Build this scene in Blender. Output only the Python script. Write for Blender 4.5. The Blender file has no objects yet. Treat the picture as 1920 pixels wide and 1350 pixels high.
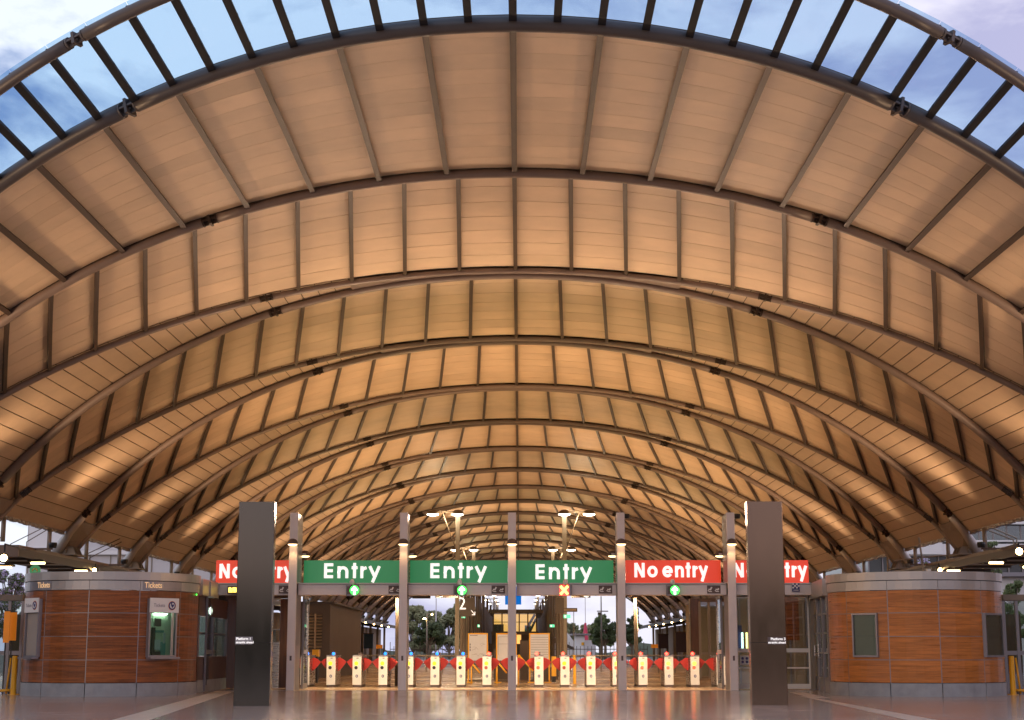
import bpy, math, random
from mathutils import Vector, Matrix
R = math.radians
rnd = random.Random(7)
S = bpy.context.scene
C = S.collection

# ---------------------------------------------------------------- camera
EYE = 1.10
F = 3000.0
PITCH = math.atan((1223.08 - 675) / F)
YAW = math.atan((974.34 - 960) / F * math.cos(PITCH))
CX = 0.1192
cam = bpy.data.cameras.new('camera')
cam.sensor_width = 36.0
cam.lens = 36.0 * F / 1920.0
cam.clip_start = 0.1
cam.clip_end = 6000
co = bpy.data.objects.new('camera', cam)
C.objects.link(co)
co.location = (CX, 0, EYE)
co.rotation_euler = (math.pi / 2 + PITCH, 0, YAW)
S.camera = co

# ---------------------------------------------------------------- sky
SUN_EL, SUN_ROT = R(3.0), R(205)
W = bpy.data.worlds.new('World')
S.world = W
W.use_nodes = True
wn, wl = W.node_tree.nodes, W.node_tree.links
wn.clear()
out = wn.new('ShaderNodeOutputWorld')
bg = wn.new('ShaderNodeBackground')
sky = wn.new('ShaderNodeTexSky')
sky.sky_type = 'NISHITA'
sky.sun_disc = False
sky.sun_elevation = SUN_EL
sky.sun_rotation = SUN_ROT
geo = wn.new('ShaderNodeTexCoord')
sep = wn.new('ShaderNodeSeparateXYZ')
wl.new(geo.outputs['Generated'], sep.inputs[0])


def wmath(op, a, b=None, clamp=False):
    n = wn.new('ShaderNodeMath')
    n.operation = op
    n.use_clamp = clamp
    for i, v in enumerate((a, b)):
        if v is None:
            continue
        if isinstance(v, (int, float)):
            n.inputs[i].default_value = v
        else:
            wl.new(v, n.inputs[i])
    return n.outputs[0]


def wmix(f, a, b, mode='MIX'):
    n = wn.new('ShaderNodeMix')
    n.data_type = 'RGBA'
    n.blend_type = mode
    for sck, v in ((n.inputs['Factor'], f), (n.inputs['A'], a), (n.inputs['B'], b)):
        if isinstance(v, (int, float)):
            sck.default_value = v
        elif isinstance(v, tuple):
            sck.default_value = (*v, 1)
        else:
            wl.new(v, sck)
    return n.outputs['Result']


mp = wn.new('ShaderNodeMapping')
mp.inputs['Scale'].default_value = (1.0, 1.0, 2.4)
wl.new(geo.outputs['Generated'], mp.inputs[0])
nz = wn.new('ShaderNodeTexNoise')
nz.inputs['Scale'].default_value = 8.5
nz.inputs['Detail'].default_value = 9
nz.inputs['Roughness'].default_value = 0.55
nz.inputs['Distortion'].default_value = 0.35
wl.new(mp.outputs[0], nz.inputs['Vector'])
cr = wn.new('ShaderNodeValToRGB')
cr.color_ramp.elements[0].position = 0.38
cr.color_ramp.elements[1].position = 0.58
wl.new(nz.outputs['Fac'], cr.inputs[0])
nz2 = wn.new('ShaderNodeTexNoise')
nz2.inputs['Scale'].default_value = 2.1
nz2.inputs['Detail'].default_value = 4
wl.new(mp.outputs[0], nz2.inputs['Vector'])
el = wmath('MULTIPLY', sep.outputs['Z'], 2.2, True)
base = wmix(el, (0.34, 0.38, 0.60), (0.16, 0.25, 0.46))
cloud = wmix(cr.outputs[0], base, (0.66, 0.71, 0.82))
pink = wmath('MULTIPLY', wmath('ADD', sep.outputs['X'], wmath('MULTIPLY', nz2.outputs['Fac'], 0.5)), 1.3, True)
col = wmix(wmath('MULTIPLY', pink, 0.55), cloud, (0.60, 0.45, 0.60))
skys = wmix(1.0, sky.outputs[0], (0.10, 0.10, 0.10), 'MULTIPLY')
fin = wmix(0.22, col, skys)
wl.new(fin, bg.inputs['Color'])
bg.inputs['Strength'].default_value = 1.42
wl.new(bg.outputs[0], out.inputs[0])

sun = bpy.data.lights.new('sun', 'SUN')
sun.energy = 0.25
sun.angle = R(20)
sun.color = (1.0, 0.75, 0.62)
so = bpy.data.objects.new('sun', sun)
C.objects.link(so)
so.rotation_euler = Vector((-math.sin(SUN_ROT) * math.cos(R(22)), -math.cos(SUN_ROT) * math.cos(R(22)), -math.sin(R(22)))).to_track_quat('-Z', 'Y').to_euler()

S.render.engine = 'CYCLES'
S.cycles.use_denoising = True
S.cycles.max_bounces = 8
S.cycles.transparent_max_bounces = 12
S.cycles.sample_clamp_indirect = 6
S.cycles.caustics_reflective = False
S.cycles.caustics_refractive = False
S.view_settings.view_transform = 'Standard'
S.view_settings.look = 'None'
S.view_settings.exposure = 0.28
S.view_settings.gamma = 1.0

# ---------------------------------------------------------------- pixel -> place
_c, _s = math.cos(PITCH), math.sin(PITCH)
_cy, _sy = math.cos(YAW), math.sin(YAW)


def ray(px, py):
    a = (px - 960) / F
    b = -(py - 675) / F
    yr = _c - b * _s
    z = _s + b * _c
    return Vector((a * _cy - yr * _sy, a * _sy + yr * _cy, z))


def at(px, py, Y):
    d = ray(px, py)
    k = Y / d.y
    return Vector((CX + d.x * k, Y, EYE + d.z * k))


def X(px, Y, py=1223):
    return at(px, py, Y).x


def Z(py, Y, px=960):
    return at(px, py, Y).z


# ---------------------------------------------------------------- materials
def mat(name, color, rough=0.5, metal=0.0, var=0.0, scale=3.0, stretch=(1, 1, 1), bump=0.0, emit=None, es=0.0,
        coat=0.0, rand=0.0, spec=0.5, rvar=0.0, color2=None, bscale=None):
    m = bpy.data.materials.new(name)
    m.use_nodes = True
    nt = m.node_tree
    p = nt.nodes['Principled BSDF']
    p.inputs['Base Color'].default_value = (*color, 1)
    p.inputs['Roughness'].default_value = rough
    p.inputs['Metallic'].default_value = metal
    p.inputs['Coat Weight'].default_value = coat
    p.inputs['Coat Roughness'].default_value = 0.12
    p.inputs['Specular IOR Level'].default_value = spec
    if emit:
        p.inputs['Emission Color'].default_value = (*emit, 1)
        p.inputs['Emission Strength'].default_value = es
    if var or bump or rand or rvar:
        tc = nt.nodes.new('ShaderNodeTexCoord')
        mpn = nt.nodes.new('ShaderNodeMapping')
        mpn.inputs['Scale'].default_value = stretch
        gp = nt.nodes.new('ShaderNodeNewGeometry')
        nt.links.new(gp.outputs['Position'], mpn.inputs[0])
        oi = nt.nodes.new('ShaderNodeObjectInfo')
        n = nt.nodes.new('ShaderNodeTexNoise')
        n.noise_dimensions = '4D'
        n.inputs['Scale'].default_value = scale
        n.inputs['Detail'].default_value = 6
        n.inputs['Roughness'].default_value = 0.6
        nt.links.new(mpn.outputs[0], n.inputs['Vector'])
        if rand:
            mw = nt.nodes.new('ShaderNodeMath')
            mw.operation = 'MULTIPLY'
            mw.inputs[1].default_value = 30
            nt.links.new(oi.outputs['Random'], mw.inputs[0])
            nt.links.new(mw.outputs[0], n.inputs['W'])
        mr = nt.nodes.new('ShaderNodeMapRange')
        mr.inputs['From Min'].default_value = 0.3
        mr.inputs['From Max'].default_value = 0.7
        mr.inputs['To Min'].default_value = 0
        mr.inputs['To Max'].default_value = 1
        nt.links.new(n.outputs['Fac'], mr.inputs['Value'])
        mx = nt.nodes.new('ShaderNodeMix')
        mx.data_type = 'RGBA'
        c2 = color2 or tuple(c * (1 - var) for c in color)
        mx.inputs['A'].default_value = (*c2, 1)
        mx.inputs['B'].default_value = (*[min(1, c * (1 + var * 0.6)) for c in color], 1)
        nt.links.new(mr.outputs[0], mx.inputs['Factor'])
        last = mx.outputs['Result']
        if rand:
            mr2 = nt.nodes.new('ShaderNodeMapRange')
            mr2.inputs['To Min'].default_value = 1 - rand
            mr2.inputs['To Max'].default_value = 1 + rand
            nt.links.new(oi.outputs['Random'], mr2.inputs['Value'])
            hs = nt.nodes.new('ShaderNodeHueSaturation')
            nt.links.new(mr2.outputs[0], hs.inputs['Value'])
            nt.links.new(last, hs.inputs['Color'])
            last = hs.outputs[0]
        nt.links.new(last, p.inputs['Base Color'])
        if rvar:
            mr3 = nt.nodes.new('ShaderNodeMapRange')
            mr3.inputs['From Min'].default_value = 0.3
            mr3.inputs['From Max'].default_value = 0.7
            mr3.inputs['To Min'].default_value = max(0.02, rough - rvar)
            mr3.inputs['To Max'].default_value = rough + rvar
            nt.links.new(n.outputs['Fac'], mr3.inputs['Value'])
            nt.links.new(mr3.outputs[0], p.inputs['Roughness'])
        if bump:
            bn = nt.nodes.new('ShaderNodeTexNoise')
            bn.inputs['Scale'].default_value = bscale or scale * 3
            bn.inputs['Detail'].default_value = 4
            nt.links.new(mpn.outputs[0], bn.inputs['Vector'])
            b = nt.nodes.new('ShaderNodeBump')
            b.inputs['Strength'].default_value = bump
            b.inputs['Distance'].default_value = 0.02
            nt.links.new(bn.outputs['Fac'], b.inputs['Height'])
            nt.links.new(b.outputs[0], p.inputs['Normal'])
    return m


def glass(name, tint, refl=0.10, rough=0.02):
    m = bpy.data.materials.new(name)
    m.use_nodes = True
    nt = m.node_tree
    nt.nodes.clear()
    o = nt.nodes.new('ShaderNodeOutputMaterial')
    t = nt.nodes.new('ShaderNodeBsdfTransparent')
    t.inputs[0].default_value = (*tint, 1)
    g = nt.nodes.new('ShaderNodeBsdfGlossy')
    g.inputs['Roughness'].default_value = rough
    g.inputs['Color'].default_value = (0.9, 0.92, 0.95, 1)
    lw = nt.nodes.new('ShaderNodeLayerWeight')
    lw.inputs[0].default_value = 0.25
    mrg = nt.nodes.new('ShaderNodeMapRange')
    mrg.inputs['To Min'].default_value = refl * 0.5
    mrg.inputs['To Max'].default_value = min(0.9, refl * 6)
    nt.links.new(lw.outputs['Fresnel'], mrg.inputs['Value'])
    mx = nt.nodes.new('ShaderNodeMixShader')
    nt.links.new(mrg.outputs[0], mx.inputs[0])
    nt.links.new(t.outputs[0], mx.inputs[1])
    nt.links.new(g.outputs[0], mx.inputs[2])
    nt.links.new(mx.outputs[0], o.inputs[0])
    return m


M = {}
M['panel'] = mat('roof_panel', (0.58, 0.435, 0.31), 0.55, var=0.17, scale=0.5, rand=0.075)
M['soffit'] = mat('soffit_panel', (0.47, 0.355, 0.26), 0.42, var=0.16, scale=1.2, rand=0.04, rvar=0.05)
M['steel'] = mat('painted_steel', (0.20, 0.150, 0.130), 0.42, var=0.12, scale=1.5)
M['shaded_steel'] = mat('shaded_steel', (0.075, 0.062, 0.06), 0.45, var=0.12, scale=1.5)  # roof steel with the shade at the rim put into its colour
M['rib'] = mat('rib_paint', (0.045, 0.027, 0.019), 0.5, var=0.12, scale=2)
M['deck'] = mat('roof_deck', (0.10, 0.075, 0.055), 0.8)
M['dark'] = mat('dark_paint', (0.014, 0.015, 0.02), 0.65, spec=0.12)
M['skylight'] = glass('tinted_glass', (0.74, 0.85, 0.93), 0.004, 0.1)
M['glass'] = glass('clear_glass', (0.82, 0.88, 0.86), 0.14)
M['glass_green'] = glass('green_glass', (0.72, 0.88, 0.82), 0.10)
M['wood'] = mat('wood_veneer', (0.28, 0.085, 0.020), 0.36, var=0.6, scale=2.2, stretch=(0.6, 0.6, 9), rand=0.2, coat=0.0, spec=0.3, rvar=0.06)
M['wood_lit'] = mat('lit_veneer', (0.50, 0.17, 0.035), 0.3, var=0.4, scale=2.2, stretch=(0.6, 0.6, 9), rand=0.1, spec=0.35, rvar=0.05)  # right kiosk: same veneer with warm light put into the colour
M['wood_dark'] = mat('dark_timber', (0.11, 0.045, 0.022), 0.35, var=0.4, scale=2.2, stretch=(6, 6, 0.6), rand=0.1, coat=0.3)
M['joint'] = mat('joint_trim', (0.27, 0.24, 0.23), 0.35, metal=0.6)
M['zinc'] = mat('fascia_metal', (0.46, 0.42, 0.38), 0.38, metal=0.45, var=0.10, scale=1.4, rvar=0.08)
M['plinth'] = mat('plinth_stone', (0.30, 0.31, 0.32), 0.45, var=0.22, scale=3.0, rand=0.05)
M['alu'] = mat('grey_aluminium', (0.76, 0.69, 0.655), 0.42, metal=0.05, var=0.07, scale=2)
M['inox'] = mat('stainless', (0.50, 0.46, 0.42), 0.28, metal=0.9, var=0.08, scale=4, stretch=(1, 1, 12), rvar=0.06)
M['gatewhite'] = mat('gate_front', (0.84, 0.81, 0.76), 0.35, var=0.05, scale=2)
M['bronze'] = mat('dark_bronze', (0.090, 0.080, 0.075), 0.13, metal=1.0, var=0.15, scale=1.1, stretch=(1, 1, 0.4), rvar=0.03)
M['bronze_red'] = mat('brown_bronze', (0.21, 0.135, 0.092), 0.14, metal=1.0, var=0.15, scale=1.1, stretch=(1, 1, 0.4), rvar=0.05)
M['red'] = mat('sign_red', (0.80, 0.055, 0.025), 0.35, coat=0.3, emit=(0.9, 0.07, 0.025), es=0.45)
M['green'] = mat('sign_green', (0.05, 0.28, 0.12), 0.35, coat=0.3, emit=(0.035, 0.30, 0.10), es=0.35)
M['white'] = mat('white_paint', (0.82, 0.80, 0.77), 0.45)
M['signwhite'] = mat('backlit_lettering', (0.9, 0.88, 0.85), 0.4, emit=(1, 0.95, 0.9), es=0.75)
M['plaque'] = mat('plaque_brown', (0.12, 0.08, 0.07), 0.5)
M['black'] = mat('black_plastic', (0.012, 0.012, 0.013), 0.35)
M['paddle'] = mat('paddle_red', (0.62, 0.04, 0.025), 0.35, coat=0.4)
M['yellow'] = mat('yellow_paint', (0.85, 0.42, 0.012), 0.35, coat=0.3, var=0.08, scale=5)
M['lemon'] = mat('reader_yellow', (0.85, 0.80, 0.02), 0.4, emit=(1, 0.95, 0.05), es=0.5)
M['lemonlit'] = mat('reader_lit', (0.9, 0.7, 0.1), 0.4, emit=(1, 0.50, 0.05), es=2.2)
M['reddisc'] = mat('red_disc', (0.7, 0.06, 0.03), 0.35, emit=(1, 0.035, 0.015), es=3.5)
M['dulldisc'] = mat('dull_red_disc', (0.30, 0.09, 0.06), 0.35, emit=(1, 0.1, 0.04), es=0.12)
M['darkdisc'] = mat('dark_disc', (0.03, 0.025, 0.025), 0.3)
M['bluelamp'] = mat('blue_lamp', (0.02, 0.15, 0.8), 0.25, emit=(0.02, 0.22, 1.0), es=2.2)
M['redlamp'] = mat('red_lamp', (0.8, 0.1, 0.08), 0.25, emit=(1.0, 0.035, 0.02), es=9.0)
M['navy'] = mat('navy_print', (0.03, 0.03, 0.16), 0.5)
M['orangeprint'] = mat('orange_print', (0.8, 0.25, 0.02), 0.5)
M['greenled'] = mat('green_led', (0.02, 0.6, 0.05), 0.4, emit=(0.05, 1.0, 0.08), es=2.6)
M['greenled2'] = mat('green_arrow', (0.6, 1, 0.6), 0.4, emit=(0.75, 1.0, 0.7), es=4.0)
M['redled'] = mat('red_led', (0.8, 0.03, 0.03), 0.4, emit=(1.0, 0.05, 0.04), es=2.6)
M['ambled'] = mat('amber_led', (1, 0.6, 0.1), 0.4, emit=(1.0, 0.72, 0.12), es=3.4)
M['lamp'] = mat('lamp_lens', (1, 0.9, 0.7), 0.4, emit=(1.0, 0.88, 0.66), es=14.0)
M['lampwarm'] = mat('lamp_warm', (1, 0.7, 0.4), 0.4, emit=(1.0, 0.62, 0.25), es=16.0)
M['lampsoft'] = mat('lamp_soft', (1, 0.75, 0.5), 0.4, emit=(1.0, 0.68, 0.34), es=3.5)
M['flood'] = mat('flood_lens', (1, 0.75, 0.4), 0.4, emit=(1.0, 0.66, 0.26), es=30.0)
M['letter_gold'] = mat('gold_lettering', (0.85, 0.55, 0.30), 0.4, emit=(1, 0.62, 0.32), es=0.35)
M['blind'] = mat('beige_blind', (0.36, 0.31, 0.26), 0.55)
M['blindgrey'] = mat('grey_blind', (0.50, 0.46, 0.38), 0.5)
M['wframe'] = mat('window_frame', (0.26, 0.24, 0.25), 0.38, metal=0.5)
M['room'] = mat('room_wall', (0.66, 0.70, 0.52), 0.7)
M['teal'] = mat('teal_plastic', (0.10, 0.34, 0.32), 0.5)
M['canopy'] = mat('canopy_metal', (0.13, 0.078, 0.05), 0.42, var=0.15, scale=1.0)
M['canopy_dark'] = mat('canopy_dark', (0.045, 0.03, 0.024), 0.45)
M['concrete'] = mat('tan_concrete', (0.36, 0.27, 0.18), 0.6, var=0.2, scale=0.5)
M['posterblue'] = mat('poster_blue', (0.025, 0.07, 0.16), 0.4)
M['posterplum'] = mat('poster_plum', (0.10, 0.06, 0.10), 0.4)
M['mast'] = mat('mast_grey', (0.24, 0.20, 0.155), 0.5)
M['mast_brown'] = mat('mast_brown', (0.12, 0.085, 0.058), 0.55)
M['paper'] = mat('paper', (0.66, 0.66, 0.72), 0.5, var=0.05, scale=6)
M['ink'] = mat('ink', (0.22, 0.20, 0.24), 0.6)
M['bluebox'] = mat('blue_box', (0.01, 0.17, 0.72), 0.4, emit=(0.0, 0.22, 0.85), es=0.5)
M['exit'] = mat('exit_green', (0.1, 0.6, 0.35), 0.4, emit=(0.1, 0.8, 0.42), es=0.9)
M['pale'] = mat('pale_render', (0.60, 0.58, 0.58), 0.7, var=0.08, scale=0.3)
M['palewhite'] = mat('white_render', (0.80, 0.79, 0.78), 0.6, var=0.05, scale=0.4)
M['officeglass'] = mat('office_glass', (0.05, 0.055, 0.055), 0.12, var=0.4, scale=0.3)
M['brownroof'] = mat('brown_frame', (0.075, 0.05, 0.034), 0.5, var=0.2, scale=0.8)
M['amber'] = mat('amber_interior', (0.75, 0.42, 0.12), 0.5, emit=(1.0, 0.50, 0.13), es=1.1, var=0.4, scale=1.2)
M['bark'] = mat('bark', (0.20, 0.16, 0.12), 0.9, var=0.4, scale=3)
M['leaf_gum'] = mat('leaf_gum', (0.32, 0.33, 0.18), 0.7, var=0.5, scale=0.25, color2=(0.15, 0.165, 0.085))
M['leaf_dark'] = mat('leaf_dark', (0.085, 0.115, 0.04), 0.7, var=0.5, scale=0.5, color2=(0.03, 0.045, 0.018))
M['leaf_light'] = mat('leaf_light', (0.16, 0.20, 0.07), 0.7, var=0.5, scale=0.4, color2=(0.07, 0.10, 0.035))
M['blossom'] = mat('lilac_blossom', (0.55, 0.47, 0.66), 0.8)
M['spire'] = mat('spire_red', (0.62, 0.05, 0.10), 0.5)
M['orange'] = mat('orange_panel', (0.80, 0.24, 0.01), 0.4, emit=(1, 0.3, 0.01), es=0.15)
M['tactile'] = mat('hill_scrub', (0.10, 0.12, 0.08), 0.9, var=0.3, scale=0.05)


def floor_mat(name, c1, c2, rough, tile, joint=0.75):
    m = bpy.data.materials.new(name)
    m.use_nodes = True
    nt = m.node_tree
    p = nt.nodes['Principled BSDF']
    g = nt.nodes.new('ShaderNodeNewGeometry')
    b = nt.nodes.new('ShaderNodeTexBrick')
    b.offset = 0
    b.inputs['Scale'].default_value = 1.0
    b.inputs['Brick Width'].default_value = tile
    b.inputs['Row Height'].default_value = tile
    b.inputs['Mortar Size'].default_value = 0.009
    b.inputs['Mortar Smooth'].default_value = 0.3
    b.inputs['Color1'].default_value = (0.93, 0.93, 0.93, 1)
    b.inputs['Color2'].default_value = (1, 1, 1, 1)
    b.inputs['Mortar'].default_value = (joint, joint, joint, 1)
    nt.links.new(g.outputs['Position'], b.inputs['Vector'])
    n = nt.nodes.new('ShaderNodeTexNoise')
    n.inputs['Scale'].default_value = 0.45
    n.inputs['Detail'].default_value = 8
    n.inputs['Roughness'].default_value = 0.65
    nt.links.new(g.outputs['Position'], n.inputs['Vector'])
    sp = nt.nodes.new('ShaderNodeTexNoise')
    sp.inputs['Scale'].default_value = 60
    sp.inputs['Detail'].default_value = 2
    nt.links.new(g.outputs['Position'], sp.inputs['Vector'])
    mx = nt.nodes.new('ShaderNodeMix')
    mx.data_type = 'RGBA'
    mx.inputs['A'].default_value = (*c1, 1)
    mx.inputs['B'].default_value = (*c2, 1)
    r = nt.nodes.new('ShaderNodeMapRange')
    r.inputs['From Min'].default_value = 0.35
    r.inputs['From Max'].default_value = 0.65
    nt.links.new(n.outputs['Fac'], r.inputs['Value'])
    nt.links.new(r.outputs[0], mx.inputs['Factor'])
    m2 = nt.nodes.new('ShaderNodeMix')
    m2.data_type = 'RGBA'
    m2.blend_type = 'MULTIPLY'
    m2.inputs['Factor'].default_value = 1
    nt.links.new(mx.outputs['Result'], m2.inputs['A'])
    nt.links.new(b.outputs['Color'], m2.inputs['B'])
    r3 = nt.nodes.new('ShaderNodeMapRange')
    r3.inputs['From Min'].default_value = 0.3
    r3.inputs['From Max'].default_value = 0.7
    r3.inputs['To Min'].default_value = 0.8
    r3.inputs['To Max'].default_value = 1.2
    nt.links.new(sp.outputs['Fac'], r3.inputs['Value'])
    m3 = nt.nodes.new('ShaderNodeMix')
    m3.data_type = 'RGBA'
    m3.blend_type = 'MULTIPLY'
    m3.inputs['Factor'].default_value = 1
    nt.links.new(m2.outputs['Result'], m3.inputs['A'])
    nt.links.new(r3.outputs[0], m3.inputs['B'])
    nt.links.new(m3.outputs['Result'], p.inputs['Base Color'])
    r2 = nt.nodes.new('ShaderNodeMapRange')
    r2.inputs['To Min'].default_value = rough - 0.05
    r2.inputs['To Max'].default_value = rough + 0.09
    nt.links.new(n.outputs['Fac'], r2.inputs['Value'])
    nt.links.new(r2.outputs[0], p.inputs['Roughness'])
    bp = nt.nodes.new('ShaderNodeBump')
    bp.inputs['Strength'].default_value = 0.25
    bp.inputs['Distance'].default_value = 0.004
    n4 = nt.nodes.new('ShaderNodeTexNoise')
    n4.inputs['Scale'].default_value = 5
    nt.links.new(g.outputs['Position'], n4.inputs['Vector'])
    nt.links.new(n4.outputs['Fac'], bp.inputs['Height'])
    nt.links.new(bp.outputs[0], p.inputs['Normal'])
    return m


M['floor'] = floor_mat('granite_paving', (0.36, 0.295, 0.26), (0.44, 0.365, 0.325), 0.15, 0.6, 0.68)
M['band'] = floor_mat('pale_paving', (0.55, 0.47, 0.40), (0.62, 0.54, 0.47), 0.35, 0.6)
M['floor_in'] = floor_mat('tan_terrazzo', (0.42, 0.29, 0.17), (0.50, 0.35, 0.21), 0.24, 0.6)
M['ground'] = mat('ground_mat', (0.09, 0.08, 0.06), 0.9, var=0.3, scale=0.1)


# ---------------------------------------------------------------- mesh helpers
class MB:
    def __init__(s):
        s.v = []
        s.f = []

    def add(s, vs, fs):
        n = len(s.v)
        s.v += [tuple(v) for v in vs]
        s.f += [tuple(i + n for i in f) for f in fs]
        return s

    def box(s, x0, x1, y0, y1, z0, z1):
        return s.add([(x0, y0, z0), (x1, y0, z0), (x1, y1, z0), (x0, y1, z0), (x0, y0, z1), (x1, y0, z1), (x1, y1, z1), (x0, y1, z1)],
                     [(0, 3, 2, 1), (4, 5, 6, 7), (0, 1, 5, 4), (1, 2, 6, 5), (2, 3, 7, 6), (3, 0, 4, 7)])

    def bbox(s, x0, x1, y0, y1, z0, z1, b=0.01):
        """box with chamfered vertical edges and top"""
        pts = [(x0 + b, y0), (x1 - b, y0), (x1, y0 + b), (x1, y1 - b), (x1 - b, y1), (x0 + b, y1), (x0, y1 - b), (x0, y0 + b)]
        return s.prism(pts, z0, z1)

    def prism(s, pts, z0, z1):
        n = len(pts)
        vs = [(x, y, z0) for x, y in pts] + [(x, y, z1) for x, y in pts]
        fs = [tuple(reversed(range(n))), tuple(range(n, 2 * n))] + [(i, (i + 1) % n, n + (i + 1) % n, n + i) for i in range(n)]
        return s.add(vs, fs)

    def xz(s, pts, y0, y1):
        """polygon in the x-z plane extruded in y (pts counter-clockwise seen from -y)"""
        n = len(pts)
        vs = [(x, y0, z) for x, z in pts] + [(x, y1, z) for x, z in pts]
        fs = [tuple(range(n)), tuple(reversed(range(n, 2 * n)))] + [(i, n + i, n + (i + 1) % n, (i + 1) % n) for i in range(n)]
        return s.add(vs, fs)

    def tube(s, pts, r, n=8, caps=True):
        pts = [Vector(p) for p in pts]
        rs = r if isinstance(r, (list, tuple)) else [r] * len(pts)
        rings = []
        up0 = None
        for i, p in enumerate(pts):
            t = (pts[min(i + 1, len(pts) - 1)] - pts[max(i - 1, 0)]).normalized()
            a = Vector((0, 0, 1)) if abs(t.z) < 0.9 else Vector((0, 1, 0))
            if up0 is not None:
                a = up0
            u = (a - t * a.dot(t)).normalized()
            up0 = u
            w = t.cross(u)
            rings.append([p + (u * math.cos(2 * math.pi * k / n) + w * math.sin(2 * math.pi * k / n)) * rs[i] for k in range(n)])
        vs = [q for ring in rings for q in ring]
        fs = []
        for i in range(len(pts) - 1):
            for k in range(n):
                fs.append((i * n + k, i * n + (k + 1) % n, (i + 1) * n + (k + 1) % n, (i + 1) * n + k))
        if caps:
            fs.append(tuple(reversed(range(n))))
            fs.append(tuple(range((len(pts) - 1) * n, len(pts) * n)))
        return s.add(vs, fs)

    def lathe(s, c, prof, n=16, axis='z'):
        """prof: list of (r, h)"""
        vs, fs = [], []
        for r, h in prof:
            for k in range(n):
                a = 2 * math.pi * k / n
                if axis == 'z':
                    vs.append((c[0] + r * math.cos(a), c[1] + r * math.sin(a), c[2] + h))
                else:
                    vs.append((c[0] + r * math.cos(a), c[1] - h, c[2] + r * math.sin(a)))
        for i in range(len(prof) - 1):
            for k in range(n):
                fs.append((i * n + k, i * n + (k + 1) % n, (i + 1) * n + (k + 1) % n, (i + 1) * n + k))
        fs.append(tuple(reversed(range(n))))
        fs.append(tuple(range((len(prof) - 1) * n, len(prof) * n)))
        return s.add(vs, fs)

    def grid(s, rows):
        """rows: list of equal-length vertex rows"""
        n = len(rows[0])
        vs = [v for r_ in rows for v in r_]
        fs = [(i * n + j, i * n + j + 1, (i + 1) * n + j + 1, (i + 1) * n + j) for i in range(len(rows) - 1) for j in range(n - 1)]
        return s.add(vs, fs)

    def slab(s, rows, rows2):
        """closed plate between two grids"""
        n = len(rows[0])
        m = len(rows)
        base = len(s.v)
        s.grid(rows)
        s.grid([list(reversed(r_)) for r_ in rows2])
        b2 = base + n * m

        def a(i, j): return base + i * n + j

        def b(i, j): return b2 + i * n + (n - 1 - j)
        for i in range(m - 1):
            s.f.append((a(i, 0), a(i + 1, 0), b(i + 1, 0), b(i, 0)))
            s.f.append((a(i, n - 1), b(i, n - 1), b(i + 1, n - 1), a(i + 1, n - 1)))
        for j in range(n - 1):
            s.f.append((a(0, j), b(0, j), b(0, j + 1), a(0, j + 1)))
            s.f.append((a(m - 1, j), a(m - 1, j + 1), b(m - 1, j + 1), b(m - 1, j)))
        return s

    def mesh(s, name, m, origin=(0, 0, 0), smooth=False):
        me = bpy.data.meshes.new(name)
        o = Vector(origin)
        me.from_pydata([(v[0] - o.x, v[1] - o.y, v[2] - o.z) for v in s.v], [], s.f)
        me.materials.append(m)
        if smooth:
            for p in me.polygons:
                p.use_smooth = len(p.vertices) == 4
        me.update()
        return me

    def build(s, name, m, parent=None, smooth=False):
        org = world_loc(parent) if parent else Vector((0, 0, 0))
        ob = bpy.data.objects.new(name, s.mesh(name, m, org, smooth))
        C.objects.link(ob)
        if parent:
            ob.parent = parent
        return ob


def world_loc(o):
    v = Vector(o.location)
    while o.parent:
        o = o.parent
        v = v + Vector(o.location)
    return v


def link(name, me, parent=None):
    ob = bpy.data.objects.new(name, me)
    C.objects.link(ob)
    if parent:
        ob.parent = parent
    return ob


def thing(name, label, cat, loc=(0, 0, 0), group=None):
    o = bpy.data.objects.new(name, None)
    o.empty_display_size = 0.2
    C.objects.link(o)
    o.location = loc
    o['label'] = label
    o['category'] = cat
    if group:
        o['group'] = group
    return o


def tag(o, label, cat, group=None):
    o['label'] = label
    o['category'] = cat
    if group:
        o['group'] = group
    return o


def struct(o):
    o['kind'] = 'structure'
    return o


def stuff(o):
    o['kind'] = 'stuff'
    return o


def copy_tree(o, parent=None):
    c = o.copy()
    C.objects.link(c)
    c.parent = parent
    for ch in list(o.children):
        copy_tree(ch, c)
    return c


def recenter(o, base):
    """move a single mesh object's origin to base (mesh given in world coordinates)"""
    b = Vector(base)
    o.data.transform(Matrix.Translation(-b))
    o.location = b
    return o


def text(name, s, size, loc, m, parent=None, align='CENTER', rot=(math.pi / 2, 0, 0), ext=0.004, xs=1.0, off=0.0):
    cu = bpy.data.curves.new(name, 'FONT')
    cu.body = s
    cu.size = size
    cu.align_x = align
    cu.align_y = 'CENTER'
    cu.extrude = ext
    cu.offset = off
    cu.resolution_u = 4
    cu.materials.append(m)
    tmp = bpy.data.objects.new(name, cu)
    C.objects.link(tmp)
    bpy.context.view_layer.update()
    me = bpy.data.meshes.new_from_object(tmp)
    bpy.data.objects.remove(tmp)
    ob = bpy.data.objects.new(name, me)
    C.objects.link(ob)
    org = world_loc(parent) if parent else Vector((0, 0, 0))
    if parent:
        ob.parent = parent
    ob.location = Vector(loc) - org
    ob.rotation_euler = rot
    ob.scale = (xs, 1, 1)
    return ob


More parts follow.
